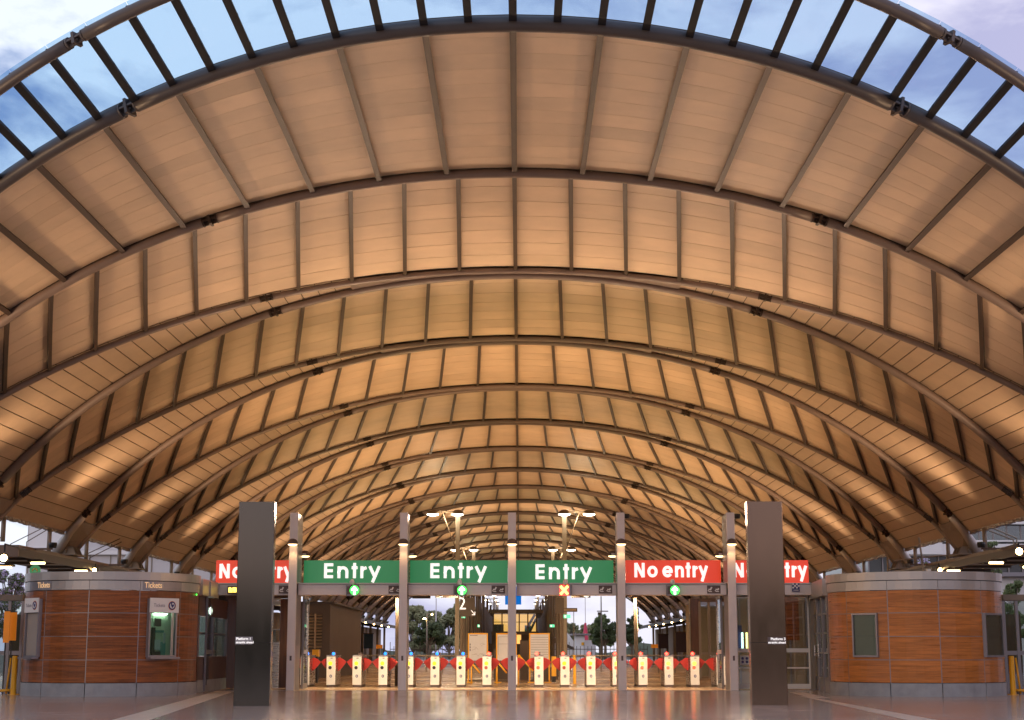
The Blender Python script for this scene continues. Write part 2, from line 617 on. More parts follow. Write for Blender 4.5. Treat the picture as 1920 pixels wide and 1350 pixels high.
def lamp(name, kind, loc, energy, color, size=0.3, aim=None, spot=None, blend=0.5, parent=None):
    l = bpy.data.lights.new(name, kind)
    l.energy = energy
    l.color = color
    if kind == 'AREA':
        l.shape = 'DISK'
        l.size = size
    else:
        l.shadow_soft_size = size
    if kind == 'SPOT':
        l.spot_size = spot
        l.spot_blend = blend
    o = bpy.data.objects.new(name, l)
    C.objects.link(o)
    org = world_loc(parent) if parent else Vector((0, 0, 0))
    if parent:
        o.parent = parent
    o.location = Vector(loc) - org
    if aim is not None:
        o.rotation_euler = (Vector(aim) - Vector(loc)).to_track_quat('-Z', 'Y').to_euler()
    return o


ORD = ['first', 'second', 'third', 'fourth', 'fifth', 'sixth', 'seventh', 'eighth', 'ninth', 'tenth', 'eleventh', 'twelfth',
       'thirteenth', 'fourteenth', 'fifteenth', 'sixteenth', 'seventeenth', 'eighteenth', 'nineteenth', 'twentieth']

# ================================================================ ground
GATE_Y = 47.6
struct(MB().box(-1500, 1500, -300, 4000, -0.5, -0.35).build('ground', M['ground']))
struct(MB().add([(-34, 2, 0), (34, 2, 0), (34, GATE_Y, 0), (-34, GATE_Y, 0), (-34, 2, -0.3), (34, 2, -0.3), (34, GATE_Y, -0.3), (-34, GATE_Y, -0.3)],
                [(0, 1, 2, 3), (4, 7, 6, 5), (0, 4, 5, 1), (2, 6, 7, 3)]).build('plaza_floor', M['floor']))
struct(MB().box(-34, 34, -160, 2, -0.3, 0.0).build('forecourt_floor', M['ground']))
_tp = []
for _q in range(81):
    _x = -200 + _q * 5
    _tp.append((_x, 10.0 + 2.4 * math.sin(_q * 0.9) + 1.6 * math.sin(_q * 2.3 + 1)))
_tl = MB().slab([[(a, -130, -0.35), (a, -130, b * 0.6), (a, -132, b)] for a, b in _tp], [[(a, -150, -0.35), (a, -150, b * 0.6), (a, -148, b)] for a, b in _tp]).build('treeline', M['leaf_dark'])
_tl['kind'] = 'stuff'
struct(MB().box(-24, 24, GATE_Y + 0.12, 250, -0.3, 0.0).build('concourse_floor', M['floor_in']))
struct(MB().box(-24, 24, GATE_Y, GATE_Y + 0.12, -0.3, 0.006).build('threshold_strip', M['joint']))


def gpt(px, py):
    d = ray(px, py)
    k = -EYE / d.z
    return (CX + d.x * k, d.y * k)


def band(pts, name):
    vs = [(*gpt(*p), 0.004) for p in pts]
    vs2 = [(v[0], v[1], 0.0005) for v in vs]
    n = len(vs)
    ob = MB().add(vs + vs2, [tuple(range(n))] + [(i, n + i, n + (i + 1) % n, (i + 1) % n) for i in range(n)]).build(name, M['band'])
    return struct(ob)


band([(205, 1352), (275, 1352), (440, 1296), (405, 1296)], 'pale_paving_band')
band([(1765, 1352), (1710, 1352), (1500, 1305), (1545, 1312)], 'pale_paving_band')
band([(1480, 1298), (1505, 1298), (1556, 1309), (1520, 1308.5)], 'pale_paving_band')

# ================================================================ roof geometry
ZC, Z2, Z4, Z6 = 11.7324 + EYE, 1.7017, 0.0862, 0.0191


def zp(x):
    u = x / 10
    return ZC - Z2 * u ** 2 - Z4 * u ** 4 - Z6 * u ** 6


def dz(x):
    u = x / 10
    return -(2 * Z2 * u + 4 * Z4 * u ** 3 + 6 * Z6 * u ** 5) / 10


_tab = [0.0]
_N = 2200
_DX = 0.01
for i in range(_N):
    xm = (i + 0.5) * _DX
    _tab.append(_tab[-1] + math.hypot(_DX, dz(xm) * _DX))


def arc(x):
    a = abs(x) / _DX
    i = min(int(a), _N - 1)
    v = _tab[i] + (_tab[i + 1] - _tab[i]) * (a - i)
    return math.copysign(v, x)


def xs_(s):
    a = abs(s)
    lo, hi = 0, _N
    while hi - lo > 1:
        m = (lo + hi) // 2
        if _tab[m] <= a:
            lo = m
        else:
            hi = m
    v = (lo + (a - _tab[lo]) / (_tab[hi] - _tab[lo])) * _DX
    return math.copysign(v, s)


def yf(k, x):
    u = x / 10
    return 49.34 + 11 * k + 1.0419 * u * u + 0.0569 * u ** 4


def yb(k, x):
    u = x / 10
    return 48.675 + 11 * k - 1.1805 * u * u - 0.0468 * u ** 4


def yA(x): return 28.72 + 3.004 * (x / 10) ** 2


def yO(x): return 24.645 + 3.655 * (x / 10) ** 2


def SP(s, y, n):
    """point at arc length s, depth y, offset n along the outward normal"""
    x = xs_(s)
    d = dz(x)
    L = math.hypot(1, d)
    return Vector((x - d / L * n, y, zp(x) + n / L))


FS = [0, 1.40] + [1.40 + 1.355 * i for i in range(1, 13)] + [18.75]
BS = [0, 1.75, 3.45, 5.10, 6.75, 8.35, 9.87, 11.42, 12.95, 14.34, 15.70, 16.95, 18.07, 19.05, 19.55]


def fs_(i): return math.copysign(FS[abs(i)], i) if i else 0.0


def bs_(i): return math.copysign(BS[abs(i)], i) if i else 0.0


SNU, SNL, SEAVE = arc(7.66), arc(17.15), arc(18.0)


def leaf(i, t, n, k):
    """i: fractional rib index, t: 0 front .. 1 back"""
    i0 = math.floor(i)
    fr = i - i0
    sf = fs_(i0) * (1 - fr) + (fs_(i0 + 1) * fr if fr > 1e-9 else 0)
    sb = bs_(i0) * (1 - fr) + (bs_(i0 + 1) * fr if fr > 1e-9 else 0)
    y = yf(k, xs_(sf)) * (1 - t) + yb(k + 1, xs_(sb)) * t
    return SP(sf * (1 - t) + sb * t, y, n)


def plate(f, a0, a1, b0, b1, n0, n1, na=2, nb=1):
    """curved plate: f(a, b, n)"""
    g0 = [[f(a0 + (a1 - a0) * i / na, b0 + (b1 - b0) * j / nb, n0) for j in range(nb + 1)] for i in range(na + 1)]
    g1 = [[f(a0 + (a1 - a0) * i / na, b0 + (b1 - b0) * j / nb, n1) for j in range(nb + 1)] for i in range(na + 1)]
    return MB().slab(g0, g1)


def rib_mesh(p0f, steps, webw, flw, top, bot):
    """p0f(t, n) centre point; rib as web plus bottom flange, width along the arch"""
    mb = MB()
    for (w, n0, n1) in ((webw, top, bot + 0.022), (flw, bot + 0.02, bot)):
        rows0, rows1 = [], []
        for j in range(steps + 1):
            t = j / steps
            a, b = p0f(t, n0), p0f(t, n1)
            side = Vector((0, 1, 0)).cross(a - b)
            d = p0f(min(1, t + 0.02), n0) - p0f(max(0, t - 0.02), n0)
            side = (a - b).cross(d).normalized() * (w / 2)
            rows0.append([a - side, a + side])
            rows1.append([b - side, b + side])
        mb.slab(rows0, rows1)
    return mb


def arch_pts(yfun, s0, s1, step=0.7, n=0.0):
    c = max(2, int(abs(s1 - s0) / step) + 1)
    return [SP(s0 + (s1 - s0) * i / c, yfun(xs_(s0 + (s1 - s0) * i / c)), n) for i in range(c + 1)]


def splice_mesh(yfun, s, r):
    """open cruciform joint in a tube: two crossed plates, end discs, bolts"""
    h = 0.19
    a, b = SP(s - h, yfun(xs_(s - h)), 0), SP(s + h, yfun(xs_(s + h)), 0)
    t = (b - a).normalized()
    u = Vector((0, 0, 1))
    u = (u - t * u.dot(t)).normalized()
    w = t.cross(u)
    mb = MB()

    def obox(c, lt, lu, lw):
        vs = []
        for st in (-1, 1):
            for su, sw in ((-1, -1), (1, -1), (1, 1), (-1, 1)):
                vs.append(c + t * st * lt + u * su * lu + w * sw * lw)
        mb.add(vs, [(0, 1, 2, 3), (7, 6, 5, 4), (0, 4, 5, 1), (1, 5, 6, 2), (2, 6, 7, 3), (3, 7, 4, 0)])
    c = (a + b) / 2
    obox(c, h, 0.018, r * 0.95)
    obox(c, h * 0.99, r * 0.95, 0.018)
    obox(c, 0.03, r * 1.06, r * 1.06)
    for sgn in (-1, 1):
        mb.tube([c + t * sgn * h * 0.86, c + t * sgn * (h + 0.012)], r * 1.08, 14)
        for q in range(4):
            an = math.pi / 4 + q * math.pi / 2
            o = c + (u * math.cos(an) + w * math.sin(an)) * r * 0.6
            mb.tube([o + t * sgn * 0.03, o + t * sgn * 0.075], 0.022, 6)
    return mb


RB, RF = 0.098, 0.118
Y0 = 49.0   # local origin of bay k = 0


def bay_origin(k): return Vector((0, Y0 + 11 * k, 0))


cache = {}


def shared(key, fn, m, smooth=False):
    """mesh built once in the k = 0 frame"""
    if key not in cache:
        cache[key] = fn().mesh(key.split('|')[0], m, (0, Y0, 0), smooth)
    return cache[key]


def leg_meshes(sg):
    res = []
    k = 0
    x1 = 17.15
    s1 = SNL + 0.19
    xa = xs_(s1)
    pF = SP(s1, yf(k, xa), 0)
    pG = SP(s1, yb(k + 1, xa), 0)
    fF = Vector((18.60, yf(k, 18.5) + 0.15, 4.98))
    fG = Vector((18.22, yf(k, 18.5) + 1.15, 4.98))
    mF = SP(arc(17.9), yf(k, 17.9), 0)
    mG = Vector(pG).lerp(fG, 0.45) + Vector((0.05, 0.05, 0))

    def fl(v): return Vector((v.x * sg, v.y, v.z))
    res.append(('leg', MB().tube([fl(pF), fl(mF), fl(mF.lerp(fF, 0.5)), fl(fF)], [0.14, 0.16, 0.19, 0.21], 14)))
    res.append(('leg', MB().tube([fl(pG), fl(mG), fl(fG)], [0.10, 0.11, 0.12], 12)))
    a0, a1 = SP(SNL + 0.45, yf(k, 17.4) + 0.1, -0.02), SP(SNL + 0.45, yb(k + 1, 17.4) - 0.05, -0.02)
    pl = MB()
    vs = [a0, a1, mG, fG, fF, mF]
    vs = [fl(v) for v in vs]
    nrm = (vs[1] - vs[0]).cross(vs[3] - vs[0]).normalized() * 0.03
    pl.add([v + nrm for v in vs] + [v - nrm for v in vs], [tuple(range(6)), tuple(reversed(range(6, 12)))] +
           [(i, 6 + i, 6 + (i + 1) % 6, (i + 1) % 6) for i in range(6)])
    res.append(('web_plate', pl))
    bb = MB()
    cx, cy = 18.2 * sg, (fF.y + fG.y) / 2
    bb.box(cx - 0.5, cx + 0.5, fF.y - 0.35, fG.y + 0.35, 4.95, 4.99)
    for q in (-0.3, 0.0, 0.3):
        bb.xz([(cx - 0.45, 4.99), (cx + 0.45, 4.99), (cx + 0.3, 5.3), (cx - 0.3, 5.3)], cy + q * 1.6 - 0.02, cy + q * 1.6 + 0.02)
    bb.tube([(cx, fF.y - 0.1, 5.12), (cx, fG.y + 0.1, 5.12)], 0.08, 10)
    res.append(('foot_bracket', bb))
    return res


NB = 7


def build_bay(k, idx):
    near = k <= 1
    lab = '%s leaf-shaped vault bay behind the wide front bay, %s panels between paired brown arches' % (
        ORD[idx], 'cream boarded' if near else 'cream')
    if k == 15:
        lab = 'farthest leaf-shaped vault bay, the last one before the open sky at the far end'
    t = thing('vault_bay', lab, 'roof bay', bay_origin(k), 'leaf-shaped vault bays of the station roof')
    # arches in pieces between the splices
    for nm, yfun, r, tag_ in (('arch_tube', lambda x: yf(0, x), RF, 'f'), ('arch_tube', lambda x: yb(1, x), RB, 'b')):
        segs = [(-SNL + 0.19, -SNU - 0.19), (-SNU + 0.19, SNU - 0.19), (SNU + 0.19, SNL - 0.19)]
        for q, (a, b) in enumerate(segs):
            def rr(a=a, b=b, r=r, tag_=tag_):
                pts = arch_pts(yfun, a, b)
                n = len(pts)
                rs = [r + (0.03 * max(0, (abs(p.x) - 10) / 7) if tag_ == 'f' else 0) for p in pts]
                return MB().tube(pts, rs, 12)
            link(nm, shared('arch_tube|%s%d' % (tag_, q), rr, M['steel'], True), t)
        for q, s in enumerate((-SNL, -SNU, SNU, SNL)):
            link('splice_joint', shared('splice_joint|%s%d' % (tag_, q), lambda: splice_mesh(yfun, s, r), M['rib']), t)
    for i in range(-13, 14):
        link('rib', shared('rib|%d' % i, lambda: rib_mesh(lambda tt, n: leaf(i, 0.012 + 0.976 * tt, n, 0), 4, 0.05, 0.115, 0.125, -0.01), M['rib']), t)
    for i in range(-14, 14):
        if near:
            for j in range(NB):
                link('ceiling_board', shared('ceiling_board|%d_%d' % (i, j), lambda: plate(
                    lambda a, b, n: leaf(a, b, n, 0), i + 0.02, i + 0.98, 0.008 + (j + 0.012) * 0.984 / NB, 0.008 + (j + 0.988) * 0.984 / NB, 0.125, 0.15), M['panel']), t)
        else:
            def pan():
                mb = MB()
                for j in range(NB):
                    p = plate(lambda a, b, n: leaf(a, b, n, 0), i + 0.02, i + 0.98, 0.008 + (j + 0.012) * 0.984 / NB, 0.008 + (j + 0.988) * 0.984 / NB, 0.125, 0.15)
                    mb.add(p.v, p.f)
                return mb
            link('ceiling_panel', shared('ceiling_panel|%d' % i, pan, M['panel']), t)
    # soffit gores between this bay's front arch and the arch before it
    if k >= 0:
        step = 0.5165

        def gap(s, b, n):
            x = xs_(s)
            return SP(s, yb(0, x) * (1 - b) + yf(0, x) * b, n)
        link('valley_plate', shared('valley_plate', lambda: plate(gap, -5.2, 5.2, -0.05, 1.05, 0.05, 0.08, 16), M['steel']), t)
        cnt = int((SEAVE - 5.2) / step)
        st = (SEAVE - 5.2) / cnt
        for sg in (-1, 1):
            if k <= 5:
                for c in range(cnt):
                    a, b = 5.2 + c * st, 5.2 + (c + 1) * st
                    link('soffit_panel', shared('soffit_panel|%d_%d' % (sg, c), lambda: plate(gap, sg * (a + 0.018), sg * (b - 0.018), 0.01, 0.99, 0.13, 0.15, 1), M['soffit']), t)
            else:
                def allp():
                    mb = MB()
                    for c in range(cnt):
                        a, b = 5.2 + c * st, 5.2 + (c + 1) * st
                        p = plate(gap, sg * (a + 0.018), sg * (b - 0.018), 0.01, 0.99, 0.13, 0.15, 1)
                        mb.add(p.v, p.f)
                    return mb
                stuff(link('soffit_panels', shared('soffit_panels|%d' % sg, allp, M['soffit']), t))

            def eave():
                mb = MB()
                xe = xs_(SEAVE)
                y0_, y1_ = yb(0, xe) + 0.05, yf(0, xe) - 0.1
                n = 17
                for q in range(n):
                    a = y0_ + (y1_ - y0_) * q / n
                    b = y0_ + (y1_ - y0_) * (q + 0.9) / n
                    g = 0.02 * math.sin(q * 2.1)
                    p0, p1 = SP(sg * SEAVE, a, 0.12), SP(sg * SEAVE, b, 0.12)
                    mb.box(min(p0.x, p0.x + sg * 0.12), max(p0.x, p0.x + sg * 0.12), a, b, p0.z - 0.10 - g, p0.z + 0.06)
                return mb
            link('eave_trim', shared('eave_trim|%d' % sg, eave, M['steel']), t)
            xe = xs_(SEAVE) * sg + 0.06 * sg
            for q, yy in enumerate((yb(0, 18) + 1.05, yf(0, 18) - 2.3)):
                link('post', shared('post|%d_%d' % (sg, q), lambda: MB().tube([(xe, yy, 4.93), (xe, yy, zp(xe) + 0.1)], 0.085, 12), M['mast'], True), t)
    else:
        pass

    def deck():
        mb = MB()
        rows = []
        for s in range(-24, 25):
            sv = SEAVE * s / 24
            x = xs_(sv)
            rows.append([SP(sv, (yb(0, x) if k >= 0 else yf(0, x)) * (1 - j / 4) + yb(1, x) * j / 4, 0.156) for j in range(5)])
        rows2 = [[p + Vector((0, 0, 0.03)) for p in r_] for r_ in rows]
        return mb.slab(rows, rows2)
    link('roof_deck', shared('roof_deck|%d' % (k >= 0), deck, M['deck']), t)
    for sg in (-1, 1):
        for nm, mbx in leg_cache[sg]:
            pass
    for sg in (-1, 1):
        for q, (nm, mbx) in enumerate(leg_cache[sg]):
            key = '%s|%d_%d' % (nm, sg, q)
            link(nm, shared(key, lambda: mbx, M['mast'] if nm == 'foot_bracket' else (M['zinc'] if (nm == 'leg' and q == 0) else M['steel']), nm == 'leg'), t)
    return t


leg_cache = {sg: leg_meshes(sg) for sg in (-1, 1)}
# deck for k spans yb(k)..yb(k+1): covers gore k and leaf k
for idx, k in enumerate(range(-1, 16)):
    build_bay(k, idx)

# ---- wide front bay between the big front arch and the first leaf
fb = thing('front_vault_bay', 'wide front vault bay of long cream boards behind the glazed rim', 'roof bay', (0, 28, 0))
SAB = 1.685


def ab(i, t, n):
    s = i * SAB
    x = xs_(s)
    return SP(s, yA(x) * (1 - t) + yf(-1, x) * t, n)


NAB = 11
for i in range(-11, 12):
    rib_mesh(lambda tt, n: ab(i, 0.012 + 0.98 * tt, n), 4, 0.06, 0.13, 0.125, -0.02).build('rib', M['rib'], fb)
for i in range(-11, 11):
    for j in range(NAB):
        plate(ab, i + 0.012, i + 0.988, 0.012 + (j + 0.008) * 0.98 / NAB, 0.012 + (j + 0.992) * 0.98 / NAB, 0.125, 0.15).build('ceiling_board', M['panel'], fb)
rows = [[SP(SEAVE * s / 24, (yA(xs_(SEAVE * s / 24)) - 0.02) * (1 - j / 4) + yf(-1, xs_(SEAVE * s / 24)) * j / 4, 0.156) for j in range(5)] for s in range(-24, 25)]
MB().slab(rows, [[p + Vector((0, 0, 0.03)) for p in r_] for r_ in rows]).build('roof_deck', M['deck'], fb)

# ---- glazed rim
gr = thing('glass_canopy', 'blue tinted glass rim with dark steel bars along the front edge of the roof', 'glass canopy', (0, 25, 0))
SR = 0.8425
for nm, yfun, r, sn in (('outer_arch', yO, 0.112, arc(7.72)), ('inner_arch', yA, 0.158, arc(7.66))):
    for a, b in ((-SEAVE, -sn - 0.19), (-sn + 0.19, sn - 0.19), (sn + 0.19, SEAVE)):
        MB().tube(arch_pts(yfun, a, b, 0.6), r, 16).build('arch_tube', M['shaded_steel'], gr, True)
    for s in (-sn, sn):
        splice_mesh(yfun, s, r * 0.93).build('splice_joint', M['shaded_steel'], gr)


def rim(i, t, n):
    s = i * SR
    x = xs_(s)
    return SP(s, yO(x) * (1 - t) + yA(x) * t, n)


for i in range(-22, 23):
    rib_mesh(lambda tt, n: rim(i, 0.02 + 0.975 * tt, n), 4, 0.08, 0.15, 0.17, -0.01).build('rib', M['dark'], gr)
    mbf = MB()
    c = rim(i, 1.0, 0.158)
    x = xs_(i * SR)
    mbf.box(c.x - 0.012, c.x + 0.012, c.y - 0.17, c.y + 0.14, c.z - 0.16, c.z + 0.03)
    for q in (0.12, 0.5, 0.86):
        p = rim(i, q, 0.12)
        mbf.box(p.x - 0.045, p.x + 0.045, p.y - 0.06, p.y + 0.06, p.z - 0.03, p.z + 0.035)
    mbf.build('glazing_clamp', M['dark'], gr)
for i in range(-22, 22):
    plate(rim, i + 0.01, i + 0.99, -0.01, 1.0, 0.178, 0.19, 1, 2).build('pane', M['skylight'], gr)

for sg, side in ((-1, 'left'), (1, 'right')):
    for nm, y0_, y1_ in (('front', 35.6, 39.6), ('second', 42.2, 45.0)):
        t = thing('arch_pier', 'concrete pier carrying the %s arch feet at the far %s, beside the kiosk' % (nm, side), 'pier', (sg * 18.4, (y0_ + y1_) / 2, 0), 'piers under the front arch feet')
        MB().bbox(sg * 18.4 - 0.6, sg * 18.4 + 0.6, y0_, y1_, 0, 4.6, 0.08).build('shaft', M['concrete'], t)
        MB().bbox(sg * 18.4 - 0.75, sg * 18.4 + 0.75, y0_ - 0.1, y1_ + 0.1, 4.602, 4.94, 0.05).build('cap', M['concrete'], t)

# ================================================================ canopies beside the vault, floodlights
FLOODS = []
for sg, side in ((-1, 'left'), (1, 'right')):
    cn = thing('platform_canopy', 'long brown metal canopy running down the %s side, carrying the arch feet' % side, 'canopy', (sg * 19.4, 58, 0), 'canopies along both sides of the vault')
    xi, xo = sg * 17.95, sg * 20.9
    a, b = min(xi, xo), max(xi, xo)
    MB().box(a, b, 58, 240, 4.80, 4.92).build('roof_slab', M['canopy'], cn)
    MB().box(min(xi, xi + sg * 0.14), max(xi, xi + sg * 0.14), 58, 240, 4.52, 4.795).build('fascia', M['canopy_dark'], cn)
    MB().box(a + 0.15, b, 57.9, 58.0, 4.50, 4.90).build('end_cap', M['yellow'] if False else M['canopy'], cn)
    MB().box(min(xi + sg * 0.15, xo), max(xi + sg * 0.15, xo), 58.2, 240, 4.70, 4.76).build('soffit', M['canopy'], cn)
    mbj = MB()
    for q in range(60):
        y = 59 + q * 3.0
        mbj.box(a + 0.2, b - 0.05, y, y + 0.08, 4.60, 4.70)
    stuff(mbj.build('soffit_joists', M['canopy_dark'], cn))
    for q in range(17):
        y = 60.5 + 11 * q
        MB().tube([(sg * 19.6, y, 0.0), (sg * 19.6, y, 4.7)], 0.16, 12).build('column', M['concrete'], cn, True)
    for q, (yy, xx) in enumerate(((60.5, 18.0), (66.5, 18.0), (72.5, 18.0), (63.5, 20.2), (70, 20.2), (79, 18.0), (85, 18.0))):
        fx = thing('tube_light', '%s glowing tube light under the %s canopy, counting from its near end' % (ORD[q], side), 'light', (sg * xx, yy, 4.5), 'tube lights under the side canopies')
        MB().box(sg * xx - 0.30, sg * xx + 0.30, yy - 0.35, yy + 0.35, 4.44, 4.52).build('housing', M['canopy_dark'], fx)
        MB().tube([(sg * xx - 0.26, yy, 4.40), (sg * xx + 0.26, yy, 4.40)], 0.035, 8).build('tube', M['lampwarm'], fx)
    for q in range(-2, 16):
        y = 57.2 + 11 * q
        if q < 1:
            continue
        x = sg * 17.85
        fl_ = thing('floodlight', '%s floodlight on the %s canopy edge, counting from the entrance' % (ORD[q], side), 'floodlight', (x, y, 4.9), 'floodlights lighting the vault')
        MB().box(x - 0.16, x + 0.16, y - 0.14, y + 0.14, 4.42, 4.62).build('housing', M['black'], fl_)
        MB().tube([(x, y, 4.62), (x, y, 4.80)], 0.025, 6).build('bracket', M['black'], fl_)
        MB().lathe((x - sg * 0.0, y - 0.14, 4.52), [(0.06, 0.0), (0.085, 0.02), (0.05, 0.05)], 12, 'y').build('lens', M['flood'], fl_)
    for q in range(-3, 16):
        bright = (q % 2 == 1)
        y = 48.9 + 11 * q
        e = 2600 if bright else 2000
        colr = (1.0, 0.64, 0.36)
        x = sg * 17.3
        lp = thing('uplight', '%s uplight aimed at the vault from the %s canopy, counting from the front' % (ORD[q + 3], side), 'uplight', (x, y, 5.0), 'uplights washing the vault panels')
        MB().lathe((x, y, 4.93), [(0.13, 0), (0.16, 0.12), (0.15, 0.2)], 12).build('housing', M['black'], lp)
        if y < 58.5:
            MB().tube([(x, y, 0), (x, y, 4.93)], 0.07, 8).build('stand', M['mast_brown'], lp)
        else:
            MB().box(min(x, x + sg * 0.7), max(x, x + sg * 0.7), y - 0.04, y + 0.04, 4.86, 4.93).build('bracket', M['mast_brown'], lp)
        lamp('uplight_beam', 'SPOT', (x, y, 5.18), e, colr, 0.4, (sg * 5.0, y + 0.3, 12.0), R(100), 1.0, lp)

# added unseen uplights behind the posts and beyond the gates, to brighten the vault
def added_uplight(lab, x, y, z, e, aim, colr=(1.0, 0.68, 0.46), grp='added uplights standing below the vault', ang=150):
    lp = thing('uplight', lab, 'uplight', (x, y, z), grp)
    MB().lathe((x, y, z), [(0.10, 0), (0.13, 0.08), (0.12, 0.14)], 12).build('housing', M['black'], lp)
    lamp('uplight_beam', 'SPOT', (x, y, z + 0.22), e, colr, 0.4, aim, R(ang), 0.8, lp)


for sg, side in ((-1, 'left'), (1, 'right')):
    added_uplight('small added uplight hidden behind the head of the second fin post from the %s' % side, sg * 3.36, 49.0, 5.12, 820, (sg * 3.0, 43.5, 12))
    added_uplight('small added uplight hidden behind the head of the outermost fin post at the %s' % side, sg * 6.75, 49.0, 5.12, 620, (sg * 6.0, 42.5, 11))
    for q in range(13):
        Y = 54.4 + 11 * q
        x = sg * 0.0735 * Y if q < 6 else (-3.93 if sg < 0 else 3.05)
        z = 3.3 if q < 6 else 7.75
        warm = q % 2 == 1
        added_uplight('%s small added uplight of the %s row standing beyond the gates' % (ORD[q], side), x, Y, z, (1100 if q < 6 else 520) * (1.75 if warm else 0.45),
                     (x * 1.15, Y, 12), (1.0, 0.62, 0.30) if warm else (0.85, 0.76, 0.34), ang=128)
        lp = C.objects[-1].parent
        MB().box(x - 0.05, x + 0.05, Y - 0.05, Y + 0.05, 0, z - 0.001).build('stand', M['mast_brown'], lp)
        if q < 6:
            MB().lathe((x, Y - 0.2, 2.9), [(0.12, 0), (0.10, 0.1), (0.05, 0.14)], 12).build('added_down_shade', M['mast_brown'], lp)
            MB().box(x - 0.03, x + 0.03, Y - 0.2, Y - 0.05, 2.98, 3.02).build('added_down_arm', M['mast_brown'], lp)
            lamp('added_down_beam', 'SPOT', (x, Y - 0.2, 2.85), 700 if q == 0 else 1000, (1.0, 0.70, 0.40), 0.4, (x * 0.55, Y + 5.0, 0.4), R(105), 0.6, lp)  # added downlight on the stand, brightens the concourse floor and boards

# ================================================================ gate line
PY = 47.8
PX = [543.5, 753.5, 960.0, 1167.5, 1377.5]
PNAMES = ['leftmost tall grey steel fin post of the gate line', 'tall grey fin post between the first and second Entry signs',
          'middle grey fin post between the two pale Entry signs', 'tall grey fin post between the third Entry sign and a No entry sign',
          'rightmost tall grey fin post of the gate line']
PXW = [X(p, PY, 1292) for p in PX]
PTOP = Z(961, PY, 960)
for q, x in enumerate(PXW):
    t = thing('gate_post', PNAMES[q], 'post', (x, PY, 0), 'fin posts of the ticket gate line')
    MB().bbox(x - 0.12, x + 0.12, PY, PY + 0.12, 0, PTOP, 0.008).build('post_face', M['alu'], t)
    MB().bbox(x - 0.095, x + 0.095, PY + 0.122, PY + 1.3, 0, PTOP - 0.01, 0.01).build('fin', M['wframe'], t)
    MB().box(x - 0.03, x + 0.03, PY - 0.006, PY, 0.86, 1.0).build('lock_plate', M['plaque'], t)
    MB().box(x - 0.125, x + 0.125, PY + 0.125, PY + 1.25, 3.12, 3.16).build('beam_shoe', M['alu'], t)
for q, x in enumerate(PXW):
    nm = ['left', 'second', 'middle', 'fourth', 'right'][q]
    for b_, (yy, word) in enumerate(((PY - 0.16, 'front'), (PY + 1.46, 'rear'))):
        if b_ == 1 and q == 2:
            continue
        xx = x if b_ == 0 else x + (0.16 if q < 2 else -0.16)
        zz = Z(1018, PY) if b_ == 0 else Z(1034, PY)
        l = thing('dome_lamp', 'dark half-dome lamp glowing on the %s face of the %s post of the gate line' % (word, {'left': 'leftmost', 'second': 'second', 'middle': 'middle', 'fourth': 'fourth', 'right': 'rightmost'}[nm]), 'lamp', (xx, yy, zz), 'dome lamps on the fin posts')
        MB().lathe((xx, yy, zz), [(0.155, -0.045), (0.155, 0.0), (0.135, 0.055), (0.09, 0.10), (0.03, 0.118)], 20).build('dome', M['plaque'], l, True)
        MB().lathe((xx, yy, zz), [(0.06, -0.09), (0.125, -0.075), (0.14, -0.046)], 20).build('lens', M['lampwarm'] if False else M['lampsoft'], l, True)
        MB().box(xx - 0.05, xx + 0.05, yy + (0.1 if b_ == 0 else -0.155), yy + (0.158 if b_ == 0 else -0.05), zz - 0.03, zz + 0.03).build('bracket', M['alu'], l)
        lamp('dome_lamp_light', 'SPOT', (xx, yy - 0.02 if b_ == 0 else yy, zz - 0.11), 14, (1.0, 0.55, 0.24), 0.1, (xx, yy + (0.12 if b_ == 0 else -0.12), 0), R(120), 0.6, l)

# crossbeam in lengths between the posts
bz0, bz1 = Z(1115.5, 48.2), Z(1096, 48.2)
bm = thing('gate_beam', 'long grey steel crossbeam under the Entry signs, resting on the fin posts', 'beam', (0, 48.2, bz0))
ends = [X(395, 48.2)] + PXW + [X(1545, 48.2)]
for q in range(6):
    a = ends[q] + (0.13 if q else 0)
    b = ends[q + 1] - (0.13 if q < 5 else 0)
    MB().box(a, b, 48.12, 48.95, bz0, bz1).build('beam_length', M['alu'], bm)
    MB().box(a, b, 48.06, 49.25, bz1 + 0.004, bz1 + 0.045).build('ledge', M['zinc'], bm)

# ---- overhead signs, lettering from strokes
CAP = 0.46


def stroke(mb, pts, w, y):
    """flat ribbon along a polyline in x-z, mitred, 12 mm thick"""
    n = len(pts)
    L, Rr = [], []
    for i in range(n):
        p = Vector(pts[i])
        a = (Vector(pts[i]) - Vector(pts[i - 1])).normalized() if i else None
        b = (Vector(pts[i + 1]) - Vector(pts[i])).normalized() if i < n - 1 else None
        if a is None:
            a = b
        if b is None:
            b = a
        t = (a + b).normalized()
        nr = Vector((-t.y, t.x))
        k = w / 2 / max(0.35, abs(nr.dot(Vector((-a.y, a.x)))))
        L.append(p + nr * k)
        Rr.append(p - nr * k)
    front = [[(l.x, y, l.y), (r.x, y, r.y)] for l, r in zip(L, Rr)]
    back = [[(l.x, y + 0.012, l.y), (r.x, y + 0.012, r.y)] for l, r in zip(L, Rr)]
    mb.slab(front, back)


def arcp(cx, cz, rx, rz, a0, a1, n=18):
    return [(cx + rx * math.cos(R(a0 + (a1 - a0) * i / n)), cz + rz * math.sin(R(a0 + (a1 - a0) * i / n))) for i in range(n + 1)]


